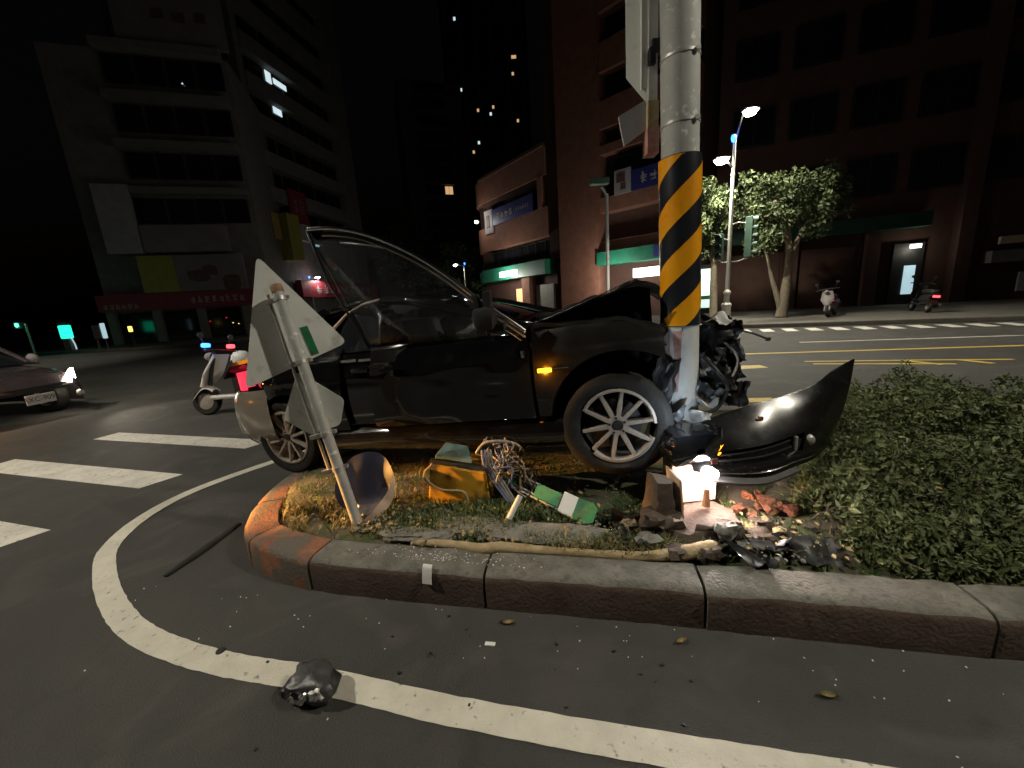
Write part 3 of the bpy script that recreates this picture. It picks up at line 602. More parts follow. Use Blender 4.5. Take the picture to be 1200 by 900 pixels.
# ------------------------------------------------------------------ front bumper torn off
fb = empty('front_bumper', (1.5, 2.1, .3)); tag(fb, 'torn-off black front bumper cover with one end curling up over the shrubs', 'bumper')
T = catmull([(.93, 2.10, .64), (1.14, 2.12, .715), (1.40, 2.15, .77), (1.62, 2.19, .80), (1.82, 2.22, .855), (1.96, 2.27, .92), (2.13, 2.33, .965)], 6)
Bm = catmull([(.98, 1.98, .46), (1.14, 1.93, .44), (1.34, 1.91, .435), (1.54, 1.97, .455), (1.70, 2.05, .45), (1.83, 2.13, .47), (1.945, 2.21, .53)], 6)
def fb_fn(u, v):
    k = u * (len(T) - 1); i = min(int(k), len(T) - 2); f = k - i; t = T[i].lerp(T[i + 1], f); b = Bm[i].lerp(Bm[i + 1], f)
    q = b.lerp(t, v); bul = .04 * math.sin(math.pi * v) * (1 - .5 * u); step = -.035 if (.18 < v < .44 and .12 < u < .55) else 0
    return (q.x - 1.5, q.y - 2.1 - bul - step + .003 * nz(u * 5, v * 4), q.z - .3)
m = MB(); m.sheet(fb_fn, 48, 22, (0, .012, 0)); m.build('cover', M['bumper'], fb, smooth='auto')
for zz in (.085, .035, -.01): pass
for v_ in (.26, .36):
    m = MB(); m.tube([Vector(fb_fn(u / 20, v_)) + Vector((0, -.004, 0)) for u in range(3, 11)], .006, 6); m.build('grille_bar', M['black'], fb)
m = MB(); m.tube([Vector(fb_fn(u / 30, .09)) + Vector((0, -.012, 0)) for u in range(2, 21)], .004, 6); m.build('lip_trim', M['chrome'], fb, smooth=True)
q = Vector(fb_fn(.60, .30)); m = MB(); m.lathe([(.0, -.008), (.022, -.006), (.030, .0), (.034, .012), (.034, .03)], q + Vector((0, .0, 0)), (.25, 1, .1), 18); m.build('fog_lamp', M['bracket'], fb, smooth='auto')
q = Vector(fb_fn(.52, .3)); m = MB(); m.box(q + Vector((0, -.01, 0)), (.02, .02, .085)); m.build('fog_lamp_bezel', M['bracket'], fb, bevel=.004)
m = MB(); m.sheet(lambda u, v: Vector(fb_fn(lerp(.05, .55, u), 0)) + Vector((0, lerp(-.01, .14, v), -.03 - .02 * v)), 10, 3, (0, 0, -.01)); m.build('undertray', M['plastic'], fb)
m = MB(); m.box(Vector(fb_fn(.34, .82)) + Vector((0, -.014, 0)), (.03, .008, .02)); m.build('badge', M['rubble'], fb)

# ------------------------------------------------------------------ striped pole with its sign backs
PB = Vector((1.075, 2.35, .15)); PT = Vector((.955, 2.35, 4.6)); pd = (PT - PB).normalized()
def pp(z): return PB + pd * ((z - PB.z) / pd.z)
pole = empty('striped_pole', PB); tag(pole, 'thick grey steel pole with a yellow and black hazard wrap, hit by the car', 'pole')
def lp(v): return Vector(v) - PB
m = MB(); m.tube([lp(pp(z)) for z in (.15, .4, .71, 1.1, 1.25)], .106, 28); m.build('pole_foot', M['pole_white'], pole, smooth='auto')
m = MB(); m.tube([lp(pp(z)) for z in (1.25, 1.7, 2.18, 3, 4.6)], .099, 28); m.build('pole_shaft', M['galv'], pole, smooth='auto')
a, u, w = frame_from(pd)
def wrap(name, z0, z1, slope, off, dz, rad, material):          # a helical stripe clipped to the sleeve
    n = 40; m = MB(); vs = []; fs = []
    for j in range(n + 1):
        t = 2 * math.pi * j / n
        b0 = off + slope * (t / (2 * math.pi)); lo = max(z0, min(z1, b0)); hi = max(z0, min(z1, b0 + dz))
        for z in (lo, hi): vs.append(lp(pp(z)) + (u * math.cos(t) + w * math.sin(t)) * rad)
    for j in range(n):
        if (vs[2 * j + 1] - vs[2 * j]).length > 1e-4 or (vs[2 * j + 3] - vs[2 * j + 2]).length > 1e-4: fs.append((2 * j, 2 * j + 2, 2 * j + 3, 2 * j + 1))
    if fs: m.add(vs, fs); return m.build(name, material, pole, smooth=True, fix=False)
m = MB(); m.lathe([(.103, 0), (.113, .002), (.113, .925), (.103, .927)], lp(pp(1.245)), pd, 40); m.build('hazard_sleeve', M['blk'], pole, smooth='auto')
PITCH = .31
for k in range(-6, 8):
    # the stripe climbs once round by two pitches
    wrap('yellow_stripe', 1.250, 2.165, .62, 1.262 + k * PITCH, .155, .1145, M['yel'])
for z in (2.335, 2.65):
    m = MB(); m.lathe([(.099, -.008), (.1025, -.007), (.1025, .007), (.099, .008)], lp(pp(z)), pd, 28); q = lp(pp(z)); m.box(q + Vector((.05, -.098, 0)), (.022, .016, .018)); m.build('clamp_band', M['bracket'], pole, smooth='auto')
m = MB(); m.add([lp(pp(z)) + (Matrix.Rotation(R(ang), 3, pd) @ Vector((0, -.1075, 0))) for z, ang in ((1.22, -62), (1.22, -38), (1.22, -18), (1.05, -62), (1.05, -36), (1.05, -22), (.85, -60), (.85, -40), (.85, -30))], [(0, 1, 4, 3), (1, 2, 5, 4), (3, 4, 7, 6), (4, 5, 8, 7)]); m.build('red_reflection_paint', M['red_reflect_tape'], pole, smooth=True, fix=False)  # patch of colour standing for red light reflected on the pole foot
# big sign seen nearly edge-on above, with bracket channel
bs = empty('road_sign', (.80, 2.42, 2.45)); tag(bs, 'big pale sign panel clamped high on the striped pole, seen from its back edge', 'sign')
m = MB(); m.prism([(.05, -.02, .03), (-.05, .03, .18), (-.06, .035, 1.6), (.05, -.025, 1.6)], (.008, .014, 0)); m.build('sign_panel', M['signback'], bs)
m = MB(); m.bx(.055, .105, -.03, .02, .02, 1.6); m.bx(.02, .05, -.02, .03, .1, 1.6); m.build('bracket_channel', M['signback'], bs)
m = MB(); m.bx(.07, .12, -.05, .0, .26, .32); m.bx(.055, .085, -.055, -.02, .20, .28); m.build('bracket_clip', M['plastic'], bs)
m = MB(); m.bx(.05, .108, -.045, .03, -.10, .03); m.build('pale_tape', M['root'], bs)
m = MB(); m.bx(.047, .111, -.048, .032, -.235, -.10); m.build('red_tape', M['red_reflect_tape'], bs)
m = MB(); m.prism([(-.10, .0, -.02), (.05, -.01, .05), (.05, -.01, -.10), (-.07, .0, -.17)], (0, .02, 0)); m.build('hanging_plate', M['paper'], bs)

# ------------------------------------------------------------------ footing of the pole
ft = empty('pole_footing', (1.0, 1.95, .15)); tag(ft, 'broken brown pole footing with a lit hollow, below the hanging headlamp', 'footing')
def chunk(poly, h, seed, taper=.85, org=(0, 0, 0)):
    m = MB(); k = len(poly); c = Vector((sum(q[0] for q in poly) / k, sum(q[1] for q in poly) / k, 0)); L_ = []; o = Vector(org); nl = 5
    for j in range(nl + 1):
        f = j / nl; sc_ = lerp(1, taper, f)
        for i in range(k * 3):
            a_, b_ = Vector((*poly[i // 3], 0)), Vector((*poly[(i // 3 + 1) % k], 0)); q = a_.lerp(b_, (i % 3) / 3)
            q = c + (q - c) * sc_; q += Vector((nz(q.x * 14, q.y * 14, f * 4 + seed), nz(q.x * 14 + 9, q.y * 14, f * 4 + seed), 0)) * .018; L_.append(q + o + Vector((0, 0, f * h + (.03 * nz(q.x * 9, q.y * 9, seed) if j == nl else 0))))
    n_ = k * 3; m.add(L_, [(j * n_ + i, j * n_ + (i + 1) % n_, (j + 1) * n_ + (i + 1) % n_, (j + 1) * n_ + i) for j in range(nl) for i in range(n_)] + [tuple(nl * n_ + i for i in range(n_))])
    return m
chunk([(-.33, -.18), (-.20, -.27), (-.02, -.25), (.18, -.19), (.22, -.02), (.16, .12), (-.28, .10)], .10, 3, .8).build('concrete_base', M['brown'], ft, smooth='auto')
chunk([(-.30, -.14), (-.19, -.16), (-.15, -.03), (-.17, .05), (-.31, .06)], .27, 5, .62, (0, 0, .05)).build('broken_lug', M['brown'], ft, smooth='auto')
chunk([(-.16, -.20), (.10, -.25), (.17, -.19), (-.1, -.13)], .07, 7, .6, (0, 0, .06)).build('broken_lip', M['brown'], ft, smooth='auto')
for i_, (x_, y_, d_) in enumerate(((-.36, -.20, .10), (-.26, -.30, .08), (-.10, -.31, .09), (.08, -.30, .07), (.21, -.24, .10), (.28, -.12, .08), (-.38, -.05, .09), (-.30, -.12, .12), (-.22, -.14, .10), (.02, -.24, .08))):
    lump((x_, y_, .05 + (.07 if i_ > 6 else 0)), (d_ * 1.3, d_, d_ * .8), 40 + i_, 6, .7).build('broken_piece', M['brown'] if i_ % 3 else M['cement'], ft, smooth='auto')
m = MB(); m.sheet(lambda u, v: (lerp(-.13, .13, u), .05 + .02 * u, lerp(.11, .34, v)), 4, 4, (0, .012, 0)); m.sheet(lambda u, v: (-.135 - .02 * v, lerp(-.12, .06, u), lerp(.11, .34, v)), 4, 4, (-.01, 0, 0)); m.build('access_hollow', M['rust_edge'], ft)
m = MB(); m.tube([(.03, -.02, .125), (.03, -.02, .19), (.032, -.02, .23)], [.022, .018, .014], 8); m.build('bolt', M['rust'], ft)

# ------------------------------------------------------------------ fallen sign post: triangle, second plate, bent round plate
sp = empty('fallen_sign_post', (-1.03, 2.2, .19)); tag(sp, 'leaning grey sign post with bare sign backs, fallen against the car', 'sign post')
B0 = Vector((-1.03, 2.2, .19)); S = lambda v: Vector(v) - B0
pt, pb = Vector((-1.330, 2.320, 1.620)), Vector((-1.0, 2.14, .17))
def on_pole(t): return pb.lerp(pt, t)
m = MB(); m.tube([S(on_pole(t)) for t in (0, .3, .6, 1.0)], .031, 20); m.build('post', M['galv'], sp, smooth='auto')
def plate(name, pts, thick, material, parent, org, rad=.05, bend=None):
    P = [Vector(q) for q in pts]; k = len(P); out = []
    for i in range(k):
        a, b, c = P[i - 1], P[i], P[(i + 1) % k]
        for t in range(6):
            f = t / 5; q0 = b + (a - b).normalized() * rad; q1 = b + (c - b).normalized() * rad
            out.append(q0 * (1 - f) ** 2 + b * 2 * f * (1 - f) + q1 * f * f)
    n = (P[1] - P[0]).cross(P[2] - P[0]).normalized(); n = n if n.y > 0 else -n
    m = MB(); m.prism([q - org for q in out], n * thick); return m.build(name, material, parent), n
tri = [(-1.470, 2.420, 1.820), (-1.010, 2.420, 1.270), (-1.600, 2.270, 1.040)]
_, tn = plate('triangle_plate', tri, .004, M['signback'], sp, B0)
c_ = (Vector(tri[0]) + Vector(tri[1]) + Vector(tri[2])) / 3
m = MB(); q = Vector((-1.270, 2.380, 1.380)); e1 = Vector((.055, -.03, -.17)); e2 = Vector((.045, -.005, .012)); e1 = e1 - tn * e1.dot(tn); e2 = e2 - tn * e2.dot(tn)
q = q - tn * ((q - Vector(tri[0])).dot(tn) + .003); m.prism([q - B0, q + e2 - B0, q + e2 + e1 - B0, q + e1 - B0], -tn * .002); m.build('green_sticker', M['green'], sp)
axis = (pt - pb).normalized(); side = axis.cross(tn).normalized()
if side.x > 0: side = -side
ch0 = on_pole(.47) + side * .075; ch1 = on_pole(.985) + side * .075
for k_, off in ((0, -.01),):
    m = MB(); m.tube([S(ch0 + side * off + tn * .02), S(ch1 + side * off + tn * .02)], .010, 4); m.build('rail', M['bracket'], sp)
for t in (.70, .955, .40, .25):
    q = on_pole(t); m = MB(); m.lathe([(.031, -.013), (.036, -.012), (.036, .012), (.031, .013)], S(q), axis, 18)
    m.box(S(q + side * .055 + tn * .01), (.09, .025, .025), Matrix.Rotation(R(-10), 3, 'Y')); m.box(S(q - side * .042), (.028, .024, .02)); m.build('clamp', M['bracket'], sp, smooth='auto')
m = MB(); m.lathe([(0, .02), (.03, .016), (.034, .0), (.034, -.03)], S(pt), axis, 16); m.build('post_cap', M['rust'], sp, smooth='auto')
plate('second_plate', [(-1.270, 2.270, 1.130), (-1.020, 2.270, 0.940), (-1.070, 2.270, 0.780), (-1.260, 2.270, 0.730), (-1.410, 2.270, 0.840)], .004, M['signback'], sp, B0, .03)
m = MB()
for off in (.06,): m.tube([S(on_pole(.26) + side * off + tn * .02), S(on_pole(.52) + side * off + tn * .02)], .011, 4)
m.build('lower_rail', M['bracket'], sp)
rp = empty('round_plate', S((-.985, 2.24, .355))); rp.parent = sp
def disc_pt(u, v):
    a = 2 * math.pi * u; r = .20 * v; x, z = r * math.cos(a) * 1.0, r * math.sin(a) * .93
    y = .42 * (z + .19) + (.9 * (x + .1) ** 2 if x < -.1 else 0) * -3 - .9 * max(0, x) ** 2 + .03 * nz(x * 6, z * 6)
    if z < -.09 and x > -.06: y -= .9 * (-.09 - z)
    return (x, y, z)
m = MB(); m.sheet(disc_pt, 40, 8, (0, .004, 0)); m.build('plate_face', M['navy'], rp, smooth='auto')
def rim_pt(u, v):
    a = lerp(-1.9, .35, u); r = .203; x, z = r * math.cos(a), r * math.sin(a) * .93; p = Vector(disc_pt(a / (2 * math.pi), 1))
    return p + Vector((math.cos(a), 0, math.sin(a))) * -lerp(.0, .055 * math.sin(math.pi * u) + .006, v) + Vector((0, -.012 - .02 * v, 0))
m = MB(); m.sheet(rim_pt, 24, 4, (0, .003, 0)); m.build('folded_edge', M['rust_edge'], rp, smooth='auto')

# ------------------------------------------------------------------ yellow box, cables, green lattice baton, tube
yb = empty('yellow_box', (-.36, 2.36, .17), R(-6)); tag(yb, 'scuffed yellow metal box with a teal lid lying on the island', 'box')
m = MB(); m.prism([(-.245, -.06, .0), (.185, -.10, .0), (.165, -.095, .245), (-.20, -.06, .30)], (.03, .24, .02)); m.build('body', M['boxyel'], yb, bevel=.014)
m = MB(); m.prism([(-.17, -.03, .316), (.08, -.055, .285), (.03, .07, .335), (-.12, .08, .365)], (.0, .01, .022)); m.build('lid', M['lid'], yb, bevel=.006)
m = MB(); m.prism([(-.2, -.055, .302), (.165, -.09, .250), (.165, -.08, .268), (-.2, -.045, .320)], (0, .03, 0)); m.build('lid_gasket', M['plastic'], yb)
m = MB(); m.tube(catmull([(-.17, -.085, .30), (-.225, -.10, .25), (-.20, -.11, .19), (-.12, -.115, .14), (-.02, -.12, .135), (.03, -.125, .12), (.05, -.125, .05)], 5), .009, 6); m.build('loose_cord', M['wire_t'], yb, smooth=True)
wb = empty('cable_bundle', (-.1, 2.34, .18)); tag(wb, 'tangle of torn grey, tan and blue cables spilling beside the yellow box', 'cables')
rnd = random.Random(21)
for i in range(26):
    x0, z0 = rnd.uniform(-.12, .06), rnd.uniform(.30, .42); x1, z1 = rnd.uniform(-.02, .24), rnd.uniform(.0, .14); k = rnd.random()
    pts = [(x0, rnd.uniform(-.02, .08), z0)]
    for j in range(1, 5):
        f = j / 5; pts.append((lerp(x0, x1, f) + rnd.uniform(-.09, .09), rnd.uniform(-.12, .1), lerp(z0, z1, f) + rnd.uniform(-.03, .09)))
    pts.append((x1, rnd.uniform(-.14, .05), z1))
    m = MB(); m.tube(catmull(pts, 5), .0035 + .004 * rnd.random(), 5); m.build('cable', M['wire_b'] if i % 5 == 0 else (M['wire_t'] if k < .5 else M['wire_g']), wb, smooth=True)
m = MB(); m.tube(catmull([(-.16, 0, .33), (-.10, -.02, .40), (0, -.03, .41), (.10, -.02, .38), (.14, 0, .33)], 6), .011, 6); m.build('thick_cable', M['wire_g'], wb, smooth=True)
for j in range(4):
    m = MB(); m.tube(catmull([(-.12 + j * .018, -.03, .36), (-.11 + j * .02, -.06, .26), (-.05 + j * .02, -.09, .15), (.03 + j * .015, -.12, .03)], 6), .008, 6); m.build('blue_cable', M['wire_b'] if j < 2 else M['wire_g'], wb, smooth=True)
gb = empty('green_baton', (.16, 2.18, .2)); tag(gb, 'green and white lattice strip of a broken signal lying in the grass', 'signal strip')
ga, gz_ = Vector((-.21, .17, .11)), Vector((.235, -.21, .03)); gd = (gz_ - ga); gs = Vector((.04, .05, .055)).normalized() * .055
for s_ in (-1, -.55, .55, 1):
    m = MB(); m.tube([ga + gs * s_ * .8, ga + gd * .72 + gs * s_ * .8], .006, 6); m.build('rail', M['galv'], gb)
for t in (.02, .30, .42, .62): 
    m = MB(); q = ga + gd * t; m.tube([q - gs, q + gs], .009, 6); m.build('cross_bar', M['plastic'], gb)
def strip(t0, t1, material, w0=1.0, w1=1.0, lift=0.0):
    m = MB(); a, b = ga + gd * t0 + Vector((0, -.004, .004 + lift)), ga + gd * t1 + Vector((0, -.004, .004 + lift)); m.prism([a - gs * w0, b - gs * w1, b + gs * w1, a + gs * w0], (.004, -.006, .008)); return m.build('panel', material, gb)
strip(-.06, .08, M['green'], .7, .7); strip(.34, .64, M['green'], .75, .75); strip(.66, .82, M['white'], 1.1, 1.1, .004); strip(.82, .97, M['green'], 1.15, 1.2, .002); strip(.97, 1.04, M['green'], 1.2, .75, .010)
wt = empty('white_tube', (-.04, 2.04, .18)); tag(wt, 'short white plastic tube with a dark end, stuck in the soil by the green strip', 'tube')
m = MB(); m.tube([(.045, .03, .155), (-.03, -.02, .04)], .017, 12); m.build('tube', M['white'], wt, smooth='auto')
m = MB(); m.tube([(-.03, -.02, .04), (-.06, -.04, .0)], .021, 10); m.build('end_cap', M['cement'], wt, smooth='auto')

# ------------------------------------------------------------------ street lamps and signals
WARM = (1, .93, .76)
def street_lamp(loc, heads, top, blue=None, label='', r=.075, group=None, power=None, cone=150, post_mat='postw', name='street_lamp', pedestal=True):
    t = empty(name, loc); tag(t, label, 'street lamp', group)
    m = MB()
    if pedestal: m.lathe([(.20, 0), (.20, .06), (.155, .10), (.145, .62), (.17, .66), (.17, .72), (.10, .80), (.09, 1.05), (.125, 1.10), (.125, 1.16), (r, 1.24)], n=16)
    else: m.lathe([(r * 1.6, 0), (r * 1.6, .3), (r, .36)], n=12)
    m.build('base', M[post_mat], t, smooth='auto')
    m = MB(); m.tube([(0, 0, .3), (0, 0, top * .5), (0, 0, top)], [r, r * .85, r * .6], 12); m.build('post', M[post_mat], t, smooth='auto')
    for hx, hy, hz in heads:
        m = MB(); m.tube([(0, 0, min(hz - .25, top - .1)), (hx * .5, hy * .5, hz - .05), (hx * .8, hy * .8, hz)], .03, 8); m.build('arm', M[post_mat], t, smooth=True)
        h = empty('lamp_head', (hx, hy, hz)); h.parent = t
        m = MB(); m.box((0, 0, .05), (.5, .24, .07)); m.build('cover', M['galv'], h, bevel=.02)
        m = MB(); m.lathe([(0, -.13), (.15, -.10), (.22, -.01), (.22, .015), (0, .016)], n=14); m.build('lens', M['e_street'], h, smooth=True)
        if power: lamp('lamp_light', 'SPOT', (0, 0, -.12), power, WARM, h, .12, (0, 0, -5), cone, .35)
    if blue is not None:
        m = MB(); m.lathe([(0, .12), (.06, .10), (.075, .0), (.05, -.10), (0, -.11)], blue, n=12); m.build('blue_beacon', M['e_blue'], t, smooth=True)
    return t
sl = street_lamp((8.0, 14.2, .13), [(.50, .05, 6.98), (-.45, -.05, 5.52)], 6.1, (-.1, -.1, 6.15), 'cream street lamp post with blue beacon and two traffic signals, before the trees', power=2500, cone=138)
def signal(parent, c, n, yaw=0.0, s=.27):
    g = empty('signal_head', c, yaw); g.parent = parent
    m = MB(); m.bx(-.12, .12, -.1, .12, 0, n * s); m.build('housing', M['postgreen'], g, bevel=.015)
    for i in range(n):
        z = (i + .5) * s; m = MB(); m.sheet(lambda u, v: (.115 * math.cos(math.pi * u), lerp(-.10, -.26, v), z + .115 * math.sin(math.pi * u)), 10, 2, (0, 0, .008)); m.build('visor', M['postgreen'], g)
        m = MB(); m.lathe([(0, -.12), (.07, -.115), (.095, -.1), (.095, -.09)], (0, 0, z), (0, 1, 0), 14); m.build('lens', M['lens_off'], g)
    return g
signal(sl, (.62, -.1, 2.32), 5, R(52)); signal(sl, (-.42, -.1, 2.28), 3, R(-48), .29)
m = MB(); m.tube([(0, 0, 3.45), (.3, 0, 3.52), (.6, -.1, 3.45)], .022, 6); m.tube([(0, 0, 2.2), (.3, 0, 2.2), (.6, -.1, 2.3)], .022, 6); m.build('signal_bracket', M['postw'], sl)
m = MB(); m.tube([(0, 0, 2.95), (-.25, 0, 3.0), (-.4, -.1, 2.95)], .022, 6); m.tube([(0, 0, 2.2), (-.25, 0, 2.2), (-.4, -.1, 2.3)], .022, 6); m.build('signal_bracket', M['postw'], sl)
# the lamp standing further along this island, on the right: it lights the wreck
street_lamp((9.9, -.95, .12), [(-1.7, .1, 8.6)], 8.7, None, 'tall grey street lamp standing on the island beyond the shrubs', power=4300, cone=142, post_mat='galv', pedestal=False)
street_lamp((-10.6, 1.2, 0), [(1.4, .4, 8.8)], 8.9, None, 'added tall grey street lamp, unseen, filling the left junction with light', power=5200, cone=136, post_mat='galv', pedestal=False)  # extra lamp outside the view, added as fill for the dark left side
street_lamp((-21.9, 45, .14), [(.9, 0, 5.4)], 5.3, (0, -.1, 5.45), 'far street lamp with blue beacon in front of the red banner shop', r=.09, power=600, cone=170, group=None, pedestal=False)
street_lamp((-4.5, 45, 0), [(-.95, 0, 5.9)], 5.8, (.1, -.1, 5.95), 'far street lamp with blue beacon below the slim apartment tower', r=.09, power=600, cone=170, pedestal=False)
street_lamp((-25.5, 15.0, 0), [(-1.2, .4, 8.6)], 8.7, None, 'added tall grey street lamp, unseen, brightening the left road', power=4200, cone=108, post_mat='galv', pedestal=False)  # out-of-view lamp added to lift the left street
# small white pole with camera box
wp = empty('camera_pole', (5.05, 19.5, .13)); tag(wp, 'thin white pole with a small dark camera on top, before the brick building', 'pole')
m = MB(); m.tube([(0, 0, 0), (0, 0, 3), (0, 0, 6.0)], [.09, .085, .075], 12); m.build('post', M['white'], wp, smooth='auto')
m = MB(); m.tube([(0, 0, 5.8), (-.1, 0, 6.1), (-.25, 0, 6.3)], .06, 8); m.build('arm', M['white'], wp)
m = MB(); m.box((-.35, 0, 6.55), (.9, .35, .28)); m.build('camera_box', M['postgreen'], wp, bevel=.03)

# ------------------------------------------------------------------ buildings
def facade(name, a, b, label, cat='building'):
    a = Vector(a); b = Vector(b); d = b - a
    r = empty(name, (a.x, a.y, .0), math.atan2(d.y, d.x)); tag(r, label, cat); return r, d.length
def part(root, name, material, x0, x1, y0, y1, z0, z1, bevel=0):
    m = MB(); m.bx(x0, x1, y0, y1, z0, z1); return m.build(name, material, root, bevel=bevel)
def window(root, x0, x1, z0, z1, y=0.0, pane=None, frame='plastic', depth=.12, bars=1):
    f = MB(); w = .06
    f.bx(x0, x0 + w, y - .03, y + depth, z0, z1); f.bx(x1 - w, x1, y - .03, y + depth, z0, z1); f.bx(x0 + w, x1 - w, y - .03, y + depth, z0, z0 + w); f.bx(x0 + w, x1 - w, y - .03, y + depth, z1 - w, z1)
    for k in range(bars):
        xm = lerp(x0, x1, (k + 1) / (bars + 1)); f.bx(xm - .025, xm + .025, y - .02, y + depth, z0 + w, z1 - w)
    o = f.build('window', M[frame], root); q = MB(); q.bx(x0 + w, x1 - w, y + .03, y + .06, z0 + w, z1 - w); q.build('pane', M[pane or 'wglass'], o); return o
def glyphs(root, x0, x1, z0, z1, y, n, material, seed=1, parent_name='lettering'):
    """Small upright strokes like far-off, unreadable sign characters."""
    rnd = random.Random(seed); w = (x1 - x0) / n; m = MB()
    for i in range(n):
        cx = x0 + (i + .5) * w; s = w * .38; h = (z1 - z0); t = h * .085
        for k in range(rnd.choice((3, 4))): zz = lerp(z0 + t, z1 - t, (k + .5) / 4 + rnd.uniform(-.06, .06)); l = s * rnd.uniform(.55, 1); m.bx(cx - l, cx + l, y - .02, y, zz - t * .5, zz + t * .5)
        for k in range(rnd.choice((1, 2))): xx = cx + rnd.uniform(-.6, .6) * s; m.bx(xx - t * .5, xx + t * .5, y - .022, y, lerp(z0, z1, rnd.uniform(0, .2)), lerp(z0, z1, rnd.uniform(.75, 1)))
    o = m.build(parent_name, material, root); o['kind'] = 'stuff'; return o

# brick corner building: low rounded wing, tall pier, tower
bw, L = facade('brick_building', (-2.3, 35), (3.2, 27), 'low brick wing with rounded end, green fascia and blue banner')
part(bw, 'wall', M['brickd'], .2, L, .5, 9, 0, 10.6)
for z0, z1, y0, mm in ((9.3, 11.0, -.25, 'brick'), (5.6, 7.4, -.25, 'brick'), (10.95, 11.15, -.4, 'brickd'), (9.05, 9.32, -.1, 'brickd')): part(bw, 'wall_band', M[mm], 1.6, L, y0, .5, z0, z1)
def round_end(z0, z1, r, mm):
    m = MB(); m.lathe([(0, z0), (r, z0), (r, z1), (0, z1)], (1.65, 2.2, 0), n=28); m.build('rounded_end', M[mm], bw, smooth='auto')
round_end(9.3, 11.0, 2.45, 'brick'); round_end(5.6, 7.4, 2.45, 'brick'); round_end(0, 10.6, 1.7, 'brickd'); round_end(3.1, 4.05, 2.6, 'fascia')
for k in range(4): window(bw, 2.0 + k * 1.95, 3.8 + k * 1.95, 7.5, 9.0, .36, bars=1)
for k in range(4): window(bw, 2.0 + k * 1.95, 3.8 + k * 1.95, 4.3, 5.5, .36, bars=1)
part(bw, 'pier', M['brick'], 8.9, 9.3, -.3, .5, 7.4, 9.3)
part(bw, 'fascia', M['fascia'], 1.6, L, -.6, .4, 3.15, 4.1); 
part(bw, 'fascia_sign', M['e_shop'], 4.3, 6.6, -.66, -.6, 3.35, 3.75)
part(bw, 'ground_pier', M['brick'], 6.5, 7.4, -.2, .5, 0, 3.15)
sh = part(bw, 'roller_shutter', M['shutter'], 7.6, 9.5, .3, .46, .1, 2.5)
for k in range(10): part(sh, 'shutter_slat', M['shutter'], 7.6, 9.5, .27, .298, .14 + k * .235, .34 + k * .235)
part(bw, 'lit_shop_window', M['e_winw'], 4.9, 6.2, .42, .47, .9, 2.4)
o = part(bw, 'banner', M['bluesign'], 3.4, 8.4, -.34, -.26, 7.35, 8.5); glyphs(bw, 3.9, 6.1, 7.65, 8.2, -.34, 4, M['paper'], 5); glyphs(bw, 6.4, 8.0, 7.75, 8.05, -.34, 6, M['paper'], 8)
o = part(bw, 'logo_panel', M['paper'], 2.2, 3.35, -.36, -.26, 6.9, 8.6); m = MB(); m.bx(2.55, 2.95, -.39, -.36, 7.3, 8.2); m.build('logo_mark', M['darkprint'], o)
m = MB(); m.lathe([(0, -.16), (.14, -.1), (.18, .0), (.1, .1), (0, .12)], (1.9, -.9, 7.9), n=12); m.build('wall_lamp', M['e_shop'], bw, smooth=True)
lamp('wall_lamp_light', 'POINT', (1.9, -1.2, 7.9), 60, (1, .95, .85), bw, .1)
lamp('fascia_light', 'POINT', (5.4, -1.6, 3.3), 260, (1, .96, .85), bw, .2)
bt, L2 = facade('brick_tower', (3.2, 27), (9.8, 20.6), 'tall brick tower with a plain corner pier and ribbon windows over a green fascia')
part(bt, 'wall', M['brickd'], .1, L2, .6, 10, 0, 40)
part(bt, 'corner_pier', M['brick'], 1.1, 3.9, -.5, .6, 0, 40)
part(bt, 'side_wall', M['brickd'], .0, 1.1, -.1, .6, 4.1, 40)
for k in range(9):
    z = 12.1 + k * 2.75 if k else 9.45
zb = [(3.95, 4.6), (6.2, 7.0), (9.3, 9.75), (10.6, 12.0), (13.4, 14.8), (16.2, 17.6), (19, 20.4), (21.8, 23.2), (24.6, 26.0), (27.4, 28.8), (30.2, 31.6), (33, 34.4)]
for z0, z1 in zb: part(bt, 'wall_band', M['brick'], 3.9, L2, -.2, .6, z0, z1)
for (za, z0), (z1, zz) in zip(zb[1:], zb[2:]):
    for k in range(3): window(bt, 4.0 + k * 1.75, 5.65 + k * 1.75, z0 + .03, z1 - .03, .42, bars=1)
part(bt, 'fascia', M['fascia'], 3.9, L2, -.7, .5, 3.2, 3.95); part(bt, 'fascia_end', M['bluesign'], 7.35, 8.2, -.74, -.7, 3.3, 3.9)
part(bt, 'soffit_light', M['e_shop'], 5.9, 7.9, -.1, .3, 2.35, 2.85); lamp('shop_light', 'POINT', (5.2, -1.8, 2.4), 240, (1, .96, .85), bt, .2)
part(bt, 'logo_panel', M['paper'], 4.85, 5.85, -.28, -.2, 6.95, 8.2); o = part(bt, 'banner', M['bluesign'], 5.86, 8.6, -.27, -.2, 6.95, 8.0); glyphs(bt, 6.3, 7.4, 7.2, 7.8, -.27, 2, M['paper'], 3); m = MB(); m.bx(5.0, 5.5, -.31, -.28, 7.55, 8.0); m.bx(5.25, 5.55, -.31, -.28, 7.15, 7.5); m.build('logo_mark', M['darkprint'], bt); bpy.data.objects
part(bt, 'shop_frame', M['plastic'], 9.15, 9.25, -.1, .3, .1, 2.6)
be, L3 = facade('brick_block', (11.2, 21.2), (31, 13.4), 'dark brick block with an unlit green fascia and one lit doorway')
part(be, 'wall', M['brickd'], 0, L3, .5, 9, 0, 24)
part(be, 'fascia', M['fascia_shaded'], .2, 8.4, -.5, .5, 3.55, 4.15)
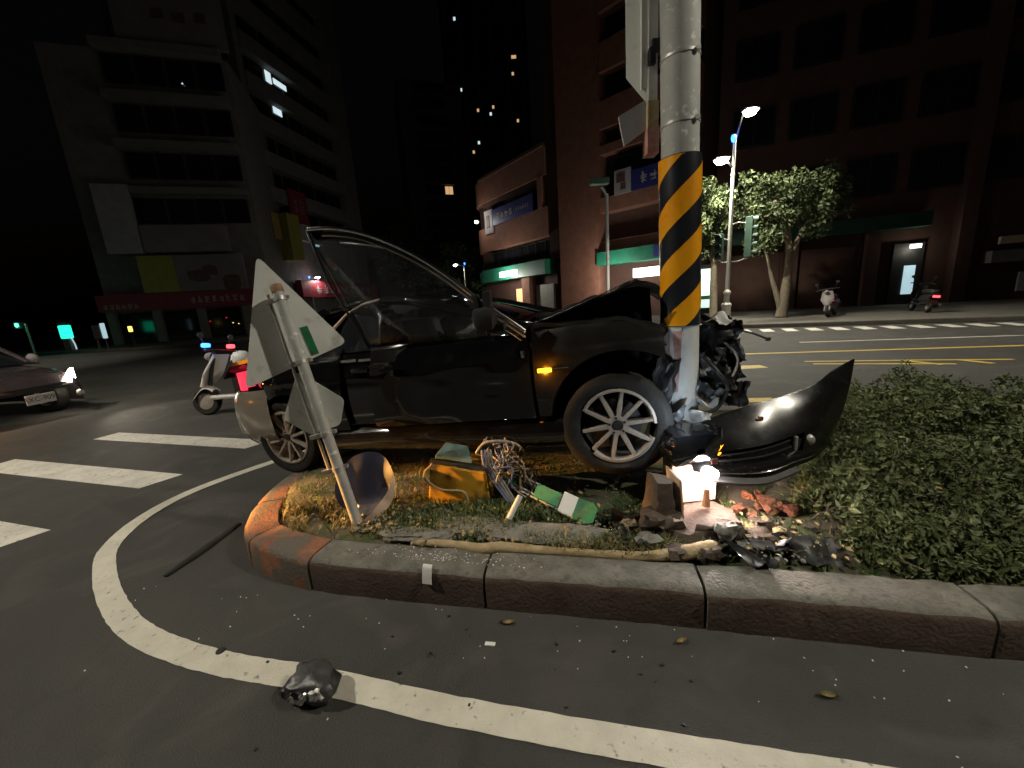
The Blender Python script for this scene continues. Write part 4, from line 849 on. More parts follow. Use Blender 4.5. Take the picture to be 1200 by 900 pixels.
for k in range(7):
    for z in (5.2, 8.2, 11.2, 14.2, 17.2): window(be, .6 + k * 2.4, 2.4 + k * 2.4, z, z + 1.7, .36, bars=1)
for x in (.1, 3.2, 6.4, 9.6, 12.8): part(be, 'wall_pier', M['brickd'], x, x + .5, -.05, .5, 0, 3.5 if x < 8 else 24)
for k in range(2): s_ = part(be, 'roller_shutter', M['brickd'], .8 + k * 3.1, 3.0 + k * 3.1, .3, .46, .1, 3.0)
dr = part(be, 'doorway', M['plastic'], 7.5, 8.6, .2, .46, .1, 2.9); part(dr, 'door_light', M['e_shop'], 8.05, 8.45, .12, .19, 2.66, 2.84); part(dr, 'door_glass', M['e_cool'], 7.95, 8.35, .14, .19, .6, 1.9)
lamp('door_light_lamp', 'POINT', (8.2, -.3, 2.6), 12, (1, .97, .8), be, .1)
sg = part(be, 'shop_sign', M['pale'], 10.6, 13.4, -.35, .2, 1.75, 2.25); part(be, 'sign_lamp', M['rust_edge'], 10.7, 13.0, -.5, -.36, 2.5, 2.8); part(be, 'notice_board', M['paper'], 11.6, 12.0, -.3, -.2, .5, 1.3)
part(be, 'shop_panel', M['e_shopg'], -.95, -.15, -.1, -.02, .45, 2.5); part(be, 'panel_band', M['green'], -.95, -.15, -.14, -.1, .9, 1.1); part(be, 'shop_panel_frame', M['plastic'], -1.05, -.05, .0, .4, .1, 2.7); lamp('shop_sign_light', 'POINT', (-.8, -.7, 1.6), 25, (.8, 1, .85), be, .2)

# left hand blocks
ba, LA = facade('shop_block', (-36, 29), (-24, 32.6), 'dark shop block with a red banner, a printed hoarding and a blank rooftop panel')
part(ba, 'wall', M['render'], 5.2, 16.6, .6, 12, 0, 21)
for z0 in (9.0, 12.2, 15.4, 18.6): part(ba, 'balcony', M['render2'], 8.6, 16.4, -.25, .6, z0 + 2.2, z0 + 2.7)
for z0 in (9.2, 12.4, 15.6, 18.8):
    for k in range(4): window(ba, 8.8 + k * 1.9, 10.5 + k * 1.9, z0, z0 + 1.8, .44, bars=1)
part(ba, 'roof_panel', M['pale'], 10.2, 17.0, .0, .3, 21.3, 27); m = MB(); [m.bx(x, x + .7, -.04, .0, z, z + .6) for x, z in ((12.6, 22.9), (13.9, 22.8), (15.2, 22.9), (12.2, 24.5), (13.6, 24.6))]; o = m.build('lettering', M['darkprint'], ba); o['kind'] = 'stuff'
part(ba, 'roof_frame', M['plastic'], 10.4, 16.8, .3, .6, 20.9, 27)
part(ba, 'pale_hoarding', M['paper'], 6.6, 8.8, -.3, -.1, 6.9, 11.8); part(ba, 'pale_band', M['pale'], 8.9, 14.4, -.3, .6, 6.95, 8.95)
hb = part(ba, 'printed_hoarding', M['pale'], 8.3, 15.3, -.4, -.1, 3.95, 6.7); part(hb, 'print_field', M['ylsign'], 8.3, 10.6, -.44, -.4, 3.95, 6.7)
for i, (x, z, w, h) in enumerate(((12.1, 5.1, 1.5, .9), (12.9, 5.5, 1.0, .8), (14.2, 4.5, 1.2, 1.2))): lump((x, -.4, z), (w, .06, h), i + 3, 7).build('print_shape', M['darkprint'], hb)
rb = part(ba, 'red_banner', M['redsign'], 5.2, 15.6, -.5, -.1, 2.65, 3.9); glyphs(ba, 11.1, 15.0, 2.95, 3.6, -.5, 8, M['paper'], 4); glyphs(ba, 5.5, 7.8, 2.8, 3.2, -.5, 6, M['paper'], 9)
for x in (5.3, 8.2, 11.2, 14.4): part(ba, 'ground_pier', M['render'], x, x + .5, .0, .6, 0, 2.65)
for k, x in enumerate((5.9, 8.9, 11.9)): part(ba, 'shop_front', M['wglass'], x, x + 2.1, .35, .5, .2, 2.5)
for i, (x, z) in enumerate(((13.1, 1.7), (13.5, 1.25), (13.9, 1.15), (15.0, 1.4), (11.9, 1.5))):
    m = MB(); m.lathe([(0, -.05), (.05, 0), (0, .05)], (x, .2, z), n=8); m.build('indicator_lamp', M['e_yel'] if i in (1, 2) else M['e_red'], ba)
for i, (x, z) in enumerate(((13.5, 19.0), (14.6, 14.9), (11.6, 18.2))):
    m = MB(); m.lathe([(0, -.07), (.07, 0), (0, .07)], (x, .3, z), n=8); m.build('window_lamp', M['e_win'], ba)
bb, LB = facade('apartment_block', (-23.8, 36), (-20.6, 50), 'grey apartment block with long balcony bands and two bright white windows')
part(bb, 'wall', M['render'], 5.0, LB + 6, .8, 14, 0, 46); part(bb, 'front_wall', M['render'], 4.4, 5.0, .0, 14, 0, 46)
for k in range(11):
    z = 8.9 + k * 3.25; part(bb, 'balcony', M['render2'], 5.0, LB + 3.5, -.2, .8, z + .6, z + 2.0)
    for j in range(5):
        x = 6.0 + j * 2.4; lit = (k == 5 and j == 1) or (k == 4 and j == 1)
        if k == 5 and j == 1: pass
        window(bb, x, x + 2.1, z + 2.05, z + 3.75, .66, bars=1)
part(bb, 'end_wall', M['render2'], LB + 3.5, LB + 6, -.35, .8, 0, 46)
part(bb, 'lit_window', M['e_win'], 8.3, 9.0, .55, .62, 24.6, 25.6); part(bb, 'lit_window', M['e_win'], 9.3, 11.0, .55, .62, 24.85, 25.35); part(bb, 'lit_window', M['e_win'], 8.6, 9.1, .55, .62, 21.9, 23.0); part(bb, 'lit_window', M['e_win'], 9.2, 9.7, .55, .62, 21.9, 23.0)
ys_ = part(bb, 'vertical_sign', M['ylsign'], 5.0, 6.6, -1.8, -.3, 7.0, 11.4); part(bb, 'ochre_sign', M['orsign'], 3.4, 4.3, -1.5, -.2, 8.8, 11.2)
rs = part(bb, 'red_sign', M['redsign'], 7.4, 9.9, -.45, -.25, 11.2, 14.4); part(bb, 'white_sign', M['paper'], 7.2, 9.9, -.45, -.25, 9.4, 11.1); glyphs(bb, 7.7, 9.6, 12.0, 13.6, -.45, 2, M['pale'], 12)
part(bb, 'wall_lamp', M['e_cool'], 10.4, 10.9, -.5, -.3, 9.0, 9.2)
part(bb, 'shop_banner', M['redsign'], 7.0, 22, -.5, .2, 3.4, 5.2); glyphs(bb, 9, 20, 3.7, 4.8, -.5, 9, M['paper'], 6)
bc, LC = facade('apartment_tower', (-19, 88), (-6.5, 92), 'slim far apartment tower with stacked balconies')
part(bc, 'wall', M['render'], 0, LC, .8, 14, 0, 47)
for k in range(13): 
    part(bc, 'balcony', M['render2'], 3.2, LC - 3.2, -.2, .8, 4 + k * 3.3, 5.3 + k * 3.3)
    for j in range(3): window(bc, 3.6 + j * 2.1, 5.4 + j * 2.1, 5.4 + k * 3.3, 7.2 + k * 3.3, .68, pane='e_winw' if (k, j) == (6, 2) else None)
bf, LF = facade('far_tower', (-14, 130), (11, 130), 'black distant tower with a scatter of tiny lit windows')
part(bf, 'wall', M['black'], 0, LF, .8, 14, 0, 95)
for i, (x, z) in enumerate(((-9.64, 82.3), (6.87, 71.8), (6.34, 67.5), (-9.36, 64.2), (-4.75, 58.5), (-.1, 59.1), (-1, 57.3), (7.1, 55), (-7, 47.2), (-5.2, 49.7))):
    w = .7 if i in (1,) else .32; o = part(bf, 'lit_window', M['e_winw'] if i % 3 else M['e_win'], x + 14 - w, x + 14 + w, .6, .75, z - .4, z + .4)
for k in range(6): part(bf, 'wall_rib', M['render'], 1 + k * 4.4, 1.5 + k * 4.4, .3, .8, 0, 95)

# ------------------------------------------------------------------ small things on the far left corner
def ground_thing(name, loc, label, cat, builder, group=None):
    e = empty(name, loc); tag(e, label, cat, group); builder(e); return e
def b1(e):
    m = MB(); m.lathe([(.09, 0), (.06, .1), (.05, 2.0)], n=10); m.build('post', M['postw'], e, smooth='auto')
    m = MB(); m.box((-.35, -.05, 1.9), (.36, .28, .4)); m.build('housing', M['postgreen'], e, bevel=.03)
    m = MB(); m.lathe([(0, -.22), (.13, -.2), (.14, -.18)], (-.35, 0, 1.92), (0, 1, 0), 14); m.build('green_lens', M['e_green2'], e)
    lamp('green_light', 'POINT', (-.35, -.5, 1.9), 6, (.1, 1, .55), e, .1)
ground_thing('pedestrian_signal', (-31.6, 25.9, .13), 'small pedestrian signal showing green beside the dark car', 'signal', b1)
def b2(e):
    m = MB(); m.bx(-.22, .22, -.15, .15, 0, .8); m.build('pedestal', M['cement'], e, bevel=.02)
    m = MB(); m.bx(-.34, .34, -.12, .12, .85, 1.72); m.build('glowing_panel', M['e_green'], e, bevel=.06)
    m = MB(); m.bx(-.3, .3, -.1, .1, 1.74, 1.95); m.build('cap', M['bluesign'], e, bevel=.02)
    m = MB(); m.tube([(.30, -.05, .9), (.42, -.05, .45), (.44, -.05, .1)], .04, 6); m.build('drip_strip', M['e_cool'], e)
ground_thing('lit_sign_box', (-29.6, 26.3, .13), 'glowing green sign box on a pale pedestal at the far corner', 'sign', b2)
def b3(e):
    m = MB(); m.bx(-.42, .1, -.1, .1, .7, 1.6); m.build('board', M['pale'], e, bevel=.03)
    m = MB(); m.bx(.14, .32, -.1, .1, .7, 1.7); m.build('light_tube', M['e_cool'], e, bevel=.04)
    m = MB(); m.tube([(-.36, 0, 0), (-.36, 0, .75)], .06, 8); m.tube([(.2, 0, 0), (.2, 0, .72)], .03, 8); m.build('leg', M['cement'], e)
ground_thing('light_board', (-27.0, 26.0, .13), 'pale notice board with a cool white light tube on its side', 'sign', b3)
def b4(e):
    m = MB(); m.lathe([(.08, 0), (.06, .08), (.055, 1.0)], n=10); m.build('post', M['plastic'], e, smooth='auto')
    m = MB(); m.box((-.02, 0, 1.2), (.2, .14, .36)); m.build('lamp', M['e_yel'], e, bevel=.03)
ground_thing('warning_light', (-24.6, 25.6, .13), 'short dark bollard with a yellow warning lamp on top', 'bollard', b4)

# ------------------------------------------------------------------ dark car coming from the left
lc = empty('passing_car', (-7.85, 6.25, 0), R(-6)); tag(lc, 'dark violet car with one headlamp alight and a white number plate, crossing the junction', 'car')
def body_sec(x, k):
    return interp(x, k)
def lc_body(u, v):
    x = lerp(-4.4, .05, u); hw = interp(x, [(-4.4, .62), (-4.1, .80), (-1, .86), (-.35, .84), (-.1, .74), (.05, .60)])
    zb = interp(x, [(-4.4, .35), (-4, .2), (-.2, .2), (.05, .26)]); zt = interp(x, [(-4.4, .88), (-4.1, .98), (-3.3, 1.0), (-1.2, .95), (-.5, .84), (-.12, .72), (.05, .55)])
    a = math.pi * v; cx, s_ = -math.cos(a), math.sin(a)
    y = hw * math.copysign(abs(cx) ** .28, cx); z = lerp(zb, zt, abs(s_) ** .5 if s_ > 0 else 0)
    return (x, y, z)
m = MB(); m.grid(lc_body, 40, 24); m.build('body', M['leftcar'], lc, smooth=True)
def lc_cab(u, v):
    x = lerp(-3.9, -.95, u); zt = interp(x, [(-3.9, .98), (-3.3, 1.30), (-2.7, 1.43), (-1.95, 1.42), (-1.6, 1.30), (-.95, .93)]); hw = interp(x, [(-3.9, .64), (-2.5, .62), (-1.6, .60), (-.95, .70)])
    a = math.pi * v; cx, s_ = -math.cos(a), math.sin(a); return (x, lerp(hw + .14, hw, s_) * math.copysign(abs(cx) ** .35, cx), lerp(.9, zt, abs(s_) ** .4))
m = MB(); m.grid(lc_cab, 30, 20); m.build('cabin', M['wglass'], lc, smooth=True)
m = MB(); m.sheet(lambda u, v: (lerp(-3.1, -1.85, u), lerp(-.52, .52, v), interp(lerp(-3.1, -1.85, u), [(-3.1, 1.38), (-2.7, 1.445), (-1.95, 1.435), (-1.85, 1.42)])), 8, 6, (0, 0, -.02)); m.build('roof', M['leftcar'], lc)
for sg in (1, -1):
    m = MB(); m.tube([(-1.0, sg * .70, .95), (-1.5, sg * .64, 1.26), (-1.9, sg * .58, 1.43)], .04, 6); m.build('windscreen_pillar', M['leftcar'], lc)
    m = MB(); m.lathe([(0, -.05), (.06, -.04), (.09, 0), (.07, .05), (0, .07)], (-1.25, sg * .93, 1.0), (1, 0, 0), 10); m.build('door_mirror', M['pale'], lc, smooth=True)
    m = MB(); m.sheet(lambda u, v: (lerp(-.02, -.34, u), sg * lerp(.50, .80, u), lerp(.54, .73, v) + .06 * u), 6, 4, (.03, .03 * sg, 0)); m.build('headlamp', M['e_head'] if sg > 0 else M['lens_off'], lc, smooth=True)
    m = MB(); m.lathe([(0, .07), (.05, .06), (.06, .03)], (-.05, sg * .62, .36), (1, 0, 0), 12); m.build('fog_lamp', M['white'], lc)
    for wx in (-.85, -3.5): make_wheel(lc, (wx, -.74 * 1 if sg < 0 else .74, .315)).rotation_euler[2] = 0 if sg < 0 else math.pi
m = MB(); m.box((-.02, -.74, .66), (.1, .08, .06)); m.build('turn_indicator', M['e_amber'], lc, bevel=.01)
m = MB(); m.sheet(lambda u, v: (.055 - .04 * abs(2 * u - 1) ** 2, lerp(-.45, .45, u), lerp(.50, .60, v)), 12, 2, (-.02, 0, 0)); m.build('grille', M['plastic'], lc)
pl = empty('number_plate', (.10, 0, .40)); pl.parent = lc
m = MB(); m.bx(-.006, .006, -.19, .19, -.08, .08); m.build('plate', M['white'], pl, bevel=.004)
cu = bpy.data.curves.new('plate_text', 'FONT'); cu.body = 'AXC-9092'; cu.size = .105; cu.align_x = 'CENTER'; cu.align_y = 'CENTER'
tmp = bpy.data.objects.new('tmp', cu); col.objects.link(tmp); dg = bpy.context.evaluated_depsgraph_get(); me = bpy.data.meshes.new_from_object(tmp.evaluated_get(dg)); bpy.data.objects.remove(tmp)
me.transform(Matrix.Translation((.009, 0, 0)) @ Matrix(((0, 0, 1, 0), (1, 0, 0, 0), (0, 1, 0, 0), (0, 0, 0, 1)))); me.materials.clear(); me.materials.append(M['plastic'])
o = bpy.data.objects.new('plate_characters', me); col.objects.link(o); o.parent = pl; o['kind'] = 'stuff'
lamp('headlamp_light', 'SPOT', (.15, .62, .64), 60, (1, .86, .70), lc, .06, (6, .8, .3), 90, .6)
lamp('indicator_light', 'POINT', (.15, -.80, .62), 6, (1, .36, .04), lc, .05)

# ------------------------------------------------------------------ added cone, out of view, whose amber flasher lights the island nose
tc_ = empty('added_traffic_cone', (-5.1, 2.45, 0)); tag(tc_, 'added unseen orange cone with an amber flasher lighting the island nose', 'traffic cone')
m = MB(); m.bx(-.19, .19, -.19, .19, .004, .035); m.build('base', M['plastic'], tc_, bevel=.01)
m = MB(); m.lathe([(.15, .035), (.14, .06), (.035, .68), (.03, .70), (0, .70)], n=24); m.build('cone', M['rubble'], tc_, smooth='auto')
m = MB(); m.lathe([(.108, .26), (.085, .40)], n=24); m.build('reflective_band', M['white'], tc_, smooth=True)
m = MB(); m.box((0, 0, .75), (.12, .07, .09)); m.build('added_flasher_body', M['yel'], tc_, bevel=.01)
m = MB(); m.lathe([(0, .035), (.06, .03), (.075, 0), (.075, -.03), (0, -.03)], (.03, 0, .86), (1, 0, 0), 18); m.build('added_flasher_lens', M['e_amber'], tc_, smooth='auto')
lamp('added_flasher_light', 'SPOT', (.12, 0, .86), 3600, (1, .46, .10), tc_, .05, (3.45, .0, .38), 14, .8)

# ------------------------------------------------------------------ scooters
def scooter(name, loc, rz, label, body='scooterw', lights=False, tail='e_red', lean=R(8), cat='scooter', front=None, shield=None):
    t = empty(name, loc, rz); t.rotation_euler = (lean, 0, rz); tag(t, label, cat)
    for x in (.62, -.62):
        w = empty('wheel', (x, 0, .22)); w.parent = t
        m = MB(); m.lathe([(.13, -.045), (.2, -.05), (.22, -.02), (.22, .02), (.2, .05), (.13, .045)], axis=(0, 1, 0), n=24); m.build('tyre', M['tyre'], w, smooth='auto')
        m = MB(); m.lathe([(0, -.04), (.03, -.045), (.13, -.03), (.135, .03), (.03, .045), (0, .04)], axis=(0, 1, 0), n=18); m.build('rim', M['rim'], w, smooth='auto')
    m = MB(); m.sheet(lambda u, v: (lerp(.70, .42, u) - .10 * (2 * v - 1) ** 2 * 1.0, lerp(-.20, .20, v) * interp(u, [(0, .5), (.4, 1), (1, .75)]), lerp(.45, .95, u) if u > .0 else .45), 10, 10, (-.03, 0, 0)); m.build('front_shield', M[shield or body], t, smooth='auto')
    m = MB(); m.sheet(lambda u, v: (lerp(.78, .46, u), lerp(-.09, .09, v), .30 + .17 * math.sin(u * 2.4) - .04 * (2 * v - 1) ** 2), 8, 6, (0, 0, -.015)); m.build('front_fender', M[shield or body], t, smooth='auto')
    m = MB(); m.bx(-.35, .48, -.15, .15, .24, .31); m.build('floorboard', M[body], t, bevel=.03)
    m = MB(); m.sheet(lambda u, v: (lerp(-.95, -.15, u), .17 * math.cos(math.pi * v), lerp(.40, .62, math.sin(math.pi * v)) + .05 * (1 - u)), 10, 12, (0, 0, -.02)); m.bx(-.8, -.2, -.13, .13, .28, .45); m.build('rear_body', M[body], t, smooth='auto')
    lump((-.45, 0, .72), (.85, .28, .16), 4, 9, .1).build('seat', M['plastic'], t, smooth=True)
    m = MB(); m.tube([(.60, 0, .25), (.50, 0, .7), (.42, 0, 1.0)], .03, 8); m.build('steering_column', M['plastic'], t)
    m = MB(); m.tube([(.32, -.34, 1.0), (.40, -.15, 1.02), (.40, .15, 1.02), (.32, .34, 1.0)], .018, 8); m.build('handlebar', M['plastic'], t)
    for sg in (-1, 1):
        m = MB(); m.tube([(.38, sg * .22, 1.02), (.36, sg * .3, 1.2)], .008, 6); m.lathe([(0, -.01), (.05, -.008), (.05, .012), (0, .014)], (.36, sg * .31, 1.23), (1, 0, 0), 12); m.build('mirror', M['plastic'], t)
    m = MB(); m.lathe([(0, .06), (.05, .05), (.07, .0), (.06, -.04)], (.50, 0, .92), (1, 0, .2), 14); m.build('headlight', M[front or 'pale'], t, smooth=True)
    m = MB(); m.box((-.96, 0, .56), (.05, .18, .07)); m.build('tail_light', M[tail], t, bevel=.015)
    m = MB(); m.tube([(-.2, -.16, .2), (-.55, -.19, .22), (-.85, -.19, .30)], [.03, .045, .05], 10); m.build('exhaust', M['crumple'], t)
    if lights:
        for sg, mm, y in ((-1, 'e_blue', .26), (1, 'e_rsmall', -.26)):
            m = MB(); m.box((.34, y, 1.08), (.10, .08, .06)); m.build('beacon', M[mm], t, bevel=.015)
    return t
scooter('white_scooter', (-4.25, 5.98, 0), R(180), 'white scooter with blue and red beacons on its handlebar, behind the wrecked car', lights=True)
scooter('parked_scooter', (12.2, 14.55, .14), R(222), 'parked scooter with a pale front shield beside the forked tree', body='plastic', shield='pale')
scooter('parked_scooter', (14.9, 14.0, .14), R(62), 'dark scooter with its red tail light on, by the lit doorway', body='plastic', tail='e_rsmall')
hm = empty('helmet', (-4.12, 5.9, .86)); tag(hm, 'white helmet resting on the scooter behind the car boot', 'helmet')
m = MB(); m.lathe([(.11, -.09), (.135, -.02), (.125, .06), (.08, .115), (0, .135)], n=18); m.build('shell', M['white'], hm, smooth=True)
m = MB(); m.sheet(lambda u, v: (-.137 * math.cos(lerp(-1.1, 1.1, u)), .137 * math.sin(lerp(-1.1, 1.1, u)), lerp(-.06, .02, v)), 10, 3, (.008, 0, 0)); m.build('visor', M['wglass'], hm)

# ------------------------------------------------------------------ trees
def leaf_cloud(clusters, n, size, seed, spread=1.0, flat=.35):
    rnd = random.Random(seed); vs = []; fs = []
    tot = sum(r ** 2 for _, r in clusters); up = Vector((0, 0, 1))
    for c, r in clusters:
        k = max(3, int(n * r ** 2 / tot))
        for _ in range(k):
            d = Vector((rnd.gauss(0, 1), rnd.gauss(0, 1), rnd.gauss(0, 1))).normalized()
            q = Vector(c) + d * r * (rnd.random() ** .45) * spread
            nn = (d * .6 + Vector((rnd.gauss(0, 1), rnd.gauss(0, 1), rnd.gauss(0, 1) + .5)) * .6).normalized()
            a, u, w = frame_from(nn); th = rnd.uniform(0, 6.28); e1 = u * math.cos(th) + w * math.sin(th); e2 = a.cross(e1); s = size * rnd.uniform(.6, 1.35)
            b = len(vs); vs += [q - e1 * s, q - e2 * s * .42 + a * s * .1, q + e1 * s, q + e2 * s * .42 + a * s * .1]; fs.append((b, b + 1, b + 2, b + 3))
    return vs, fs
def tree(name, loc, label, limbs, clusters, n, size, leaf, group=None, seed=1):
    t = empty(name, loc); tag(t, label, 'tree', group)
    m = MB()
    for pts, r0, r1 in limbs:
        c = catmull(pts, 5); m.tube(c, [lerp(r0, r1, i / (len(c) - 1)) * (1 + .1 * nz(i * .9, seed)) for i in range(len(c))], 9)
    m.build('trunk', M['bark'], t, smooth=True)
    vs, fs = leaf_cloud(clusters, n, size, seed); m = MB(); m.add(vs, fs); o = m.build('crown', M[leaf], t, fix=False); o['kind'] = 'stuff'
    return t
def crown(center, rx, ry, rz_, k, seed, r=(.16, .46)):
    rnd = random.Random(seed); out = []
    for _ in range(int(k * 1.5) if r[1] < .5 else k):
        d = Vector((rnd.gauss(0, 1), rnd.gauss(0, 1), rnd.gauss(0, 1))).normalized() * rnd.uniform(.45, 1.15)
        out.append((Vector(center) + Vector((d.x * rx, d.y * ry, d.z * rz_)), rnd.uniform(*r)))
    return out
TG = 'street trees by the far pavement'
tree('street_tree', (10.95, 15.5, .13), 'forked street tree with a lit crown, right of the lamp post', [([(0, 0, 0), (.05, 0, .5), (.12, 0, 1.4), (.15, 0, 2.4), (.0, .1, 3.5), (-.6, 0, 4.4)], .22, .06), ([(0, 0, .2), (-.2, .05, .9), (-.42, .1, 1.6), (-.62, .1, 2.3), (-.9, .1, 3.0)], .12, .03), ([(.15, 0, 2.2), (.6, .1, 3.2), (1.3, .1, 4.3)], .12, .04), ([(.1, 0, 2.8), (-.7, -.2, 3.6), (-1.3, -.2, 4.2)], .08, .03)],
     crown((-.9, -.1, 4.4), 1.1, 1.0, .9, 24, 4) + crown((.7, 0, 4.6), 1.5, 1.1, .95, 24, 5) + crown((0, 0, 3.7), 1.4, 1, .7, 14, 8) + crown((-.9, 0, 3.0), .6, .7, .9, 7, 6, (.25, .5)) + crown((1.7, .2, 4.2), .8, .8, .6, 6, 7, (.2, .5)), 11000, .08, 'tleaf', TG, 2)
tree('street_tree', (8.6, 16.2, .13), 'street tree with a brightly lit crown close behind the lamp post', [([(0, 0, 0), (-.05, 0, 1.4), (-.1, 0, 2.8), (-.2, 0, 4.0)], .17, .07), ([(-.1, 0, 2.4), (-.7, 0, 3.3), (-1.0, 0, 4.2)], .09, .03)],
     crown((-.35, -.1, 4.2), 1.25, 1.0, 1.2, 28, 9) + crown((-.9, 0, 3.2), .6, .7, .7, 7, 10, (.25, .5)), 9500, .08, 'tleaf', TG, 3)
tree('street_tree', (-6.0, 52, 0), 'dark broad street tree below the slim far tower', [([(0, 0, 0), (.1, 0, 2.5), (0, 0, 5)], .25, .1)], crown((0, 0, 6), 4.2, 2.5, 2.6, 26, 14, (.8, 1.5)), 6000, .22, 'tleafd', None, 5)
tree('street_tree', (-13.5, 58, 0), 'tall dark street tree beside the grey apartment block', [([(0, 0, 0), (.1, 0, 3), (0, 0, 7)], .3, .12)], crown((0, 0, 9), 4.0, 3, 4.5, 30, 15, (.9, 1.7)), 6500, .26, 'tleafd', None, 6)

# ------------------------------------------------------------------ island planting
hd = empty('low_hedge', (2.4, 2.3, .17)); tag(hd, 'dense low green shrubs filling the right end of the kerbed island', 'hedge')
HB = Vector((2.4, 2.3, .17)); rnd = random.Random(5); vs2 = {0: ([], []), 1: ([], [])}
def hedge_top(x, y):
    near = 1.57 - .215 * x + .22; f = min(max((y - near) / .45, 0), 1) ** .6; lft = min(max((x - (1.34 + .80 * max(0, y - 1.75))) / .35, 0), 1) ** .6
    return .17 + (.28 + .17 * nz(x * 1.7, y * 1.7, 3) + .14 * nz(x * 4.5, y * 4.5, 6) + .07 * nz(x * 11, y * 11)) * f * lft
def add_leaf(q, s, k):
    V, F = vs2[k]; nn = Vector((rnd.gauss(0, .7), rnd.gauss(0, .7) - .15, rnd.gauss(.6, .5))).normalized(); a, u, w = frame_from(nn); th = rnd.uniform(0, 6.28)
    e1 = u * math.cos(th) + w * math.sin(th); e2 = a.cross(e1); b = len(V)
    V += [q - e1 * s, q - e2 * s * .45 + a * s * .15, q + e1 * s, q + e2 * s * .45 + a * s * .15]; F.append((b, b + 1, b + 2, b + 3))
cnt = 0
while cnt < 85000:
    x = 1.2 + 5.8 * rnd.random() ** 1.8; near = 1.57 - .215 * x + .20; far = 4.25 - .15 * x; y = near + (far - near) * rnd.random() ** 1.25
    if x < 1.36 + .80 * max(0, y - 1.75) + .12 * nz(y * 6, 1): continue
    if nz(x * 3.1, y * 3.1, 11) + .5 * nz(x * 8, y * 8, 4) < -.36: continue
    top = hedge_top(x, y); z = .15 + (top - .15) * (1 - rnd.random() ** 2.2)
    if z < .17: continue
    q = Vector((x + rnd.gauss(0, .015), y + rnd.gauss(0, .015), z + rnd.gauss(0, .012))) - HB
    add_leaf(q, rnd.choice((.008, .010, .013, .018, .026)) * rnd.uniform(.85, 1.2) * (1 if x < 3 else 1.3), 1 if (rnd.random() < .22 and nz(x * 4, y * 4, 2) > -.1) else 0); cnt += 1
for k, mm in ((0, 'leaf'), (1, 'leaf2')):
    m = MB(); m.add(*vs2[k]); o = m.build('foliage', M[mm], hd, fix=False); o['kind'] = 'stuff'
m = MB()
for i in range(420):
    x = 1.55 + 4 * rnd.random() ** 1.5; near = 1.57 - .215 * x + .3; y = near + (3.7 - .15 * x - near) * rnd.random(); t = hedge_top(x, y)
    m.tube([Vector((x, y, .16)) - HB, Vector((x + rnd.gauss(0, .05), y + rnd.gauss(0, .05), (t + .16) / 2)) - HB, Vector((x + rnd.gauss(0, .09), y + rnd.gauss(0, .09), t + rnd.uniform(-.02, .05))) - HB], [.005, .004, .002], 4)
o = m.build('stems', M['twig'], hd, fix=False); o['kind'] = 'stuff'
# grass tufts
def tufts(name, spots, n, h, material, seed):
    rnd = random.Random(seed); V = []; F = []
    for _ in range(n):
        cx, cy, sx, sy = rnd.choice(spots); x = rnd.gauss(cx, sx); y = rnd.gauss(cy, sy)
        if y < 1.60 - .215 * x + .17 or (x < -1.0 and (x + .6) ** 2 / 1.30 + (y - 2.85) ** 2 / 1.1 > 1): continue
        if nz(x * 5, y * 5, seed) < -.15: continue
        z = .16 + .03 * rnd.random(); hh = h * rnd.uniform(.4, 1.3); a = rnd.uniform(0, 6.28); ln = rnd.uniform(.3, 1.2) * hh; dx, dy = math.cos(a), math.sin(a); w = rnd.uniform(.0018, .004)
        b = len(V); V += [(x - dy * w, y + dx * w, z), (x + dy * w, y - dx * w, z), (x + dx * ln * .4 + dy * w * .8, y + dy * ln * .4 - dx * w * .8, z + hh * .7), (x + dx * ln * .4 - dy * w * .8, y + dy * ln * .4 + dx * w * .8, z + hh * .7), (x + dx * ln, y + dy * ln, z + hh)]
        F += [(b, b + 1, b + 2, b + 3), (b + 3, b + 2, b + 4)]
    m = MB(); m.add(V, F); o = m.build(name, material, None, fix=False); return o
tag(tufts('grass', [(.45, 1.95, .28, .13), (-.45, 2.15, .25, .12), (.75, 1.78, .22, .08), (-.1, 2.25, .3, .2), (.1, 2.7, .9, .3), (.3, 2.0, .5, .12)], 15000, .05, M['grass'], 31), 'short green grass growing between the yellow box and the kerb', 'grass', kind='stuff')
tag(tufts('dry_grass', [(-1.35, 2.5, .18, .2), (-1.25, 2.35, .2, .12), (-.8, 2.75, .35, .2), (-1.0, 3.0, .4, .25), (.5, 1.72, .4, .05)], 9000, .055, M['straw'], 32), 'yellowish dry grass on the rounded nose of the island', 'grass', kind='stuff')
# litter of small dead leaves, crumbs of glass and plastic on the soil and the road
rnd = random.Random(77); V = []; F = []
for i in range(900):
    k = rnd.random()
    if k < .6: x, y = rnd.uniform(-1.5, 2.2), None; y = 1.60 - .215 * x + .2 + abs(rnd.gauss(0, .35)); z = soil_h(x, y, .3) + .02
    elif k < .8: x, y, z = rnd.uniform(1.1, 3.5), rnd.uniform(1.6, 3.2), None; z = hedge_top(x, y) + .004
    else: x, y = rnd.uniform(.6, 1.4), rnd.uniform(1.62, 2.1); z = .20
    if x < -1.0 and (x + .6) ** 2 / 1.30 + (y - 2.85) ** 2 / 1.1 > 1: continue
    s = rnd.uniform(.006, .022); a = Vector((rnd.gauss(0, .4), rnd.gauss(0, .4), 1)).normalized(); _, u_, w_ = frame_from(a); q = Vector((x, y, z)); b = len(V)
    V += [q - u_ * s, q - w_ * s * .5 + a * s * .2, q + u_ * s, q + w_ * s * .5 + a * s * .2]; F.append((b, b + 1, b + 2, b + 3))
m = MB(); m.add(V, F); tag(m.build('leaf_litter', M['dead_leaf'], None, fix=False), 'scatter of dry leaves and crumbs over soil and shrubs', 'leaf litter', kind='stuff')
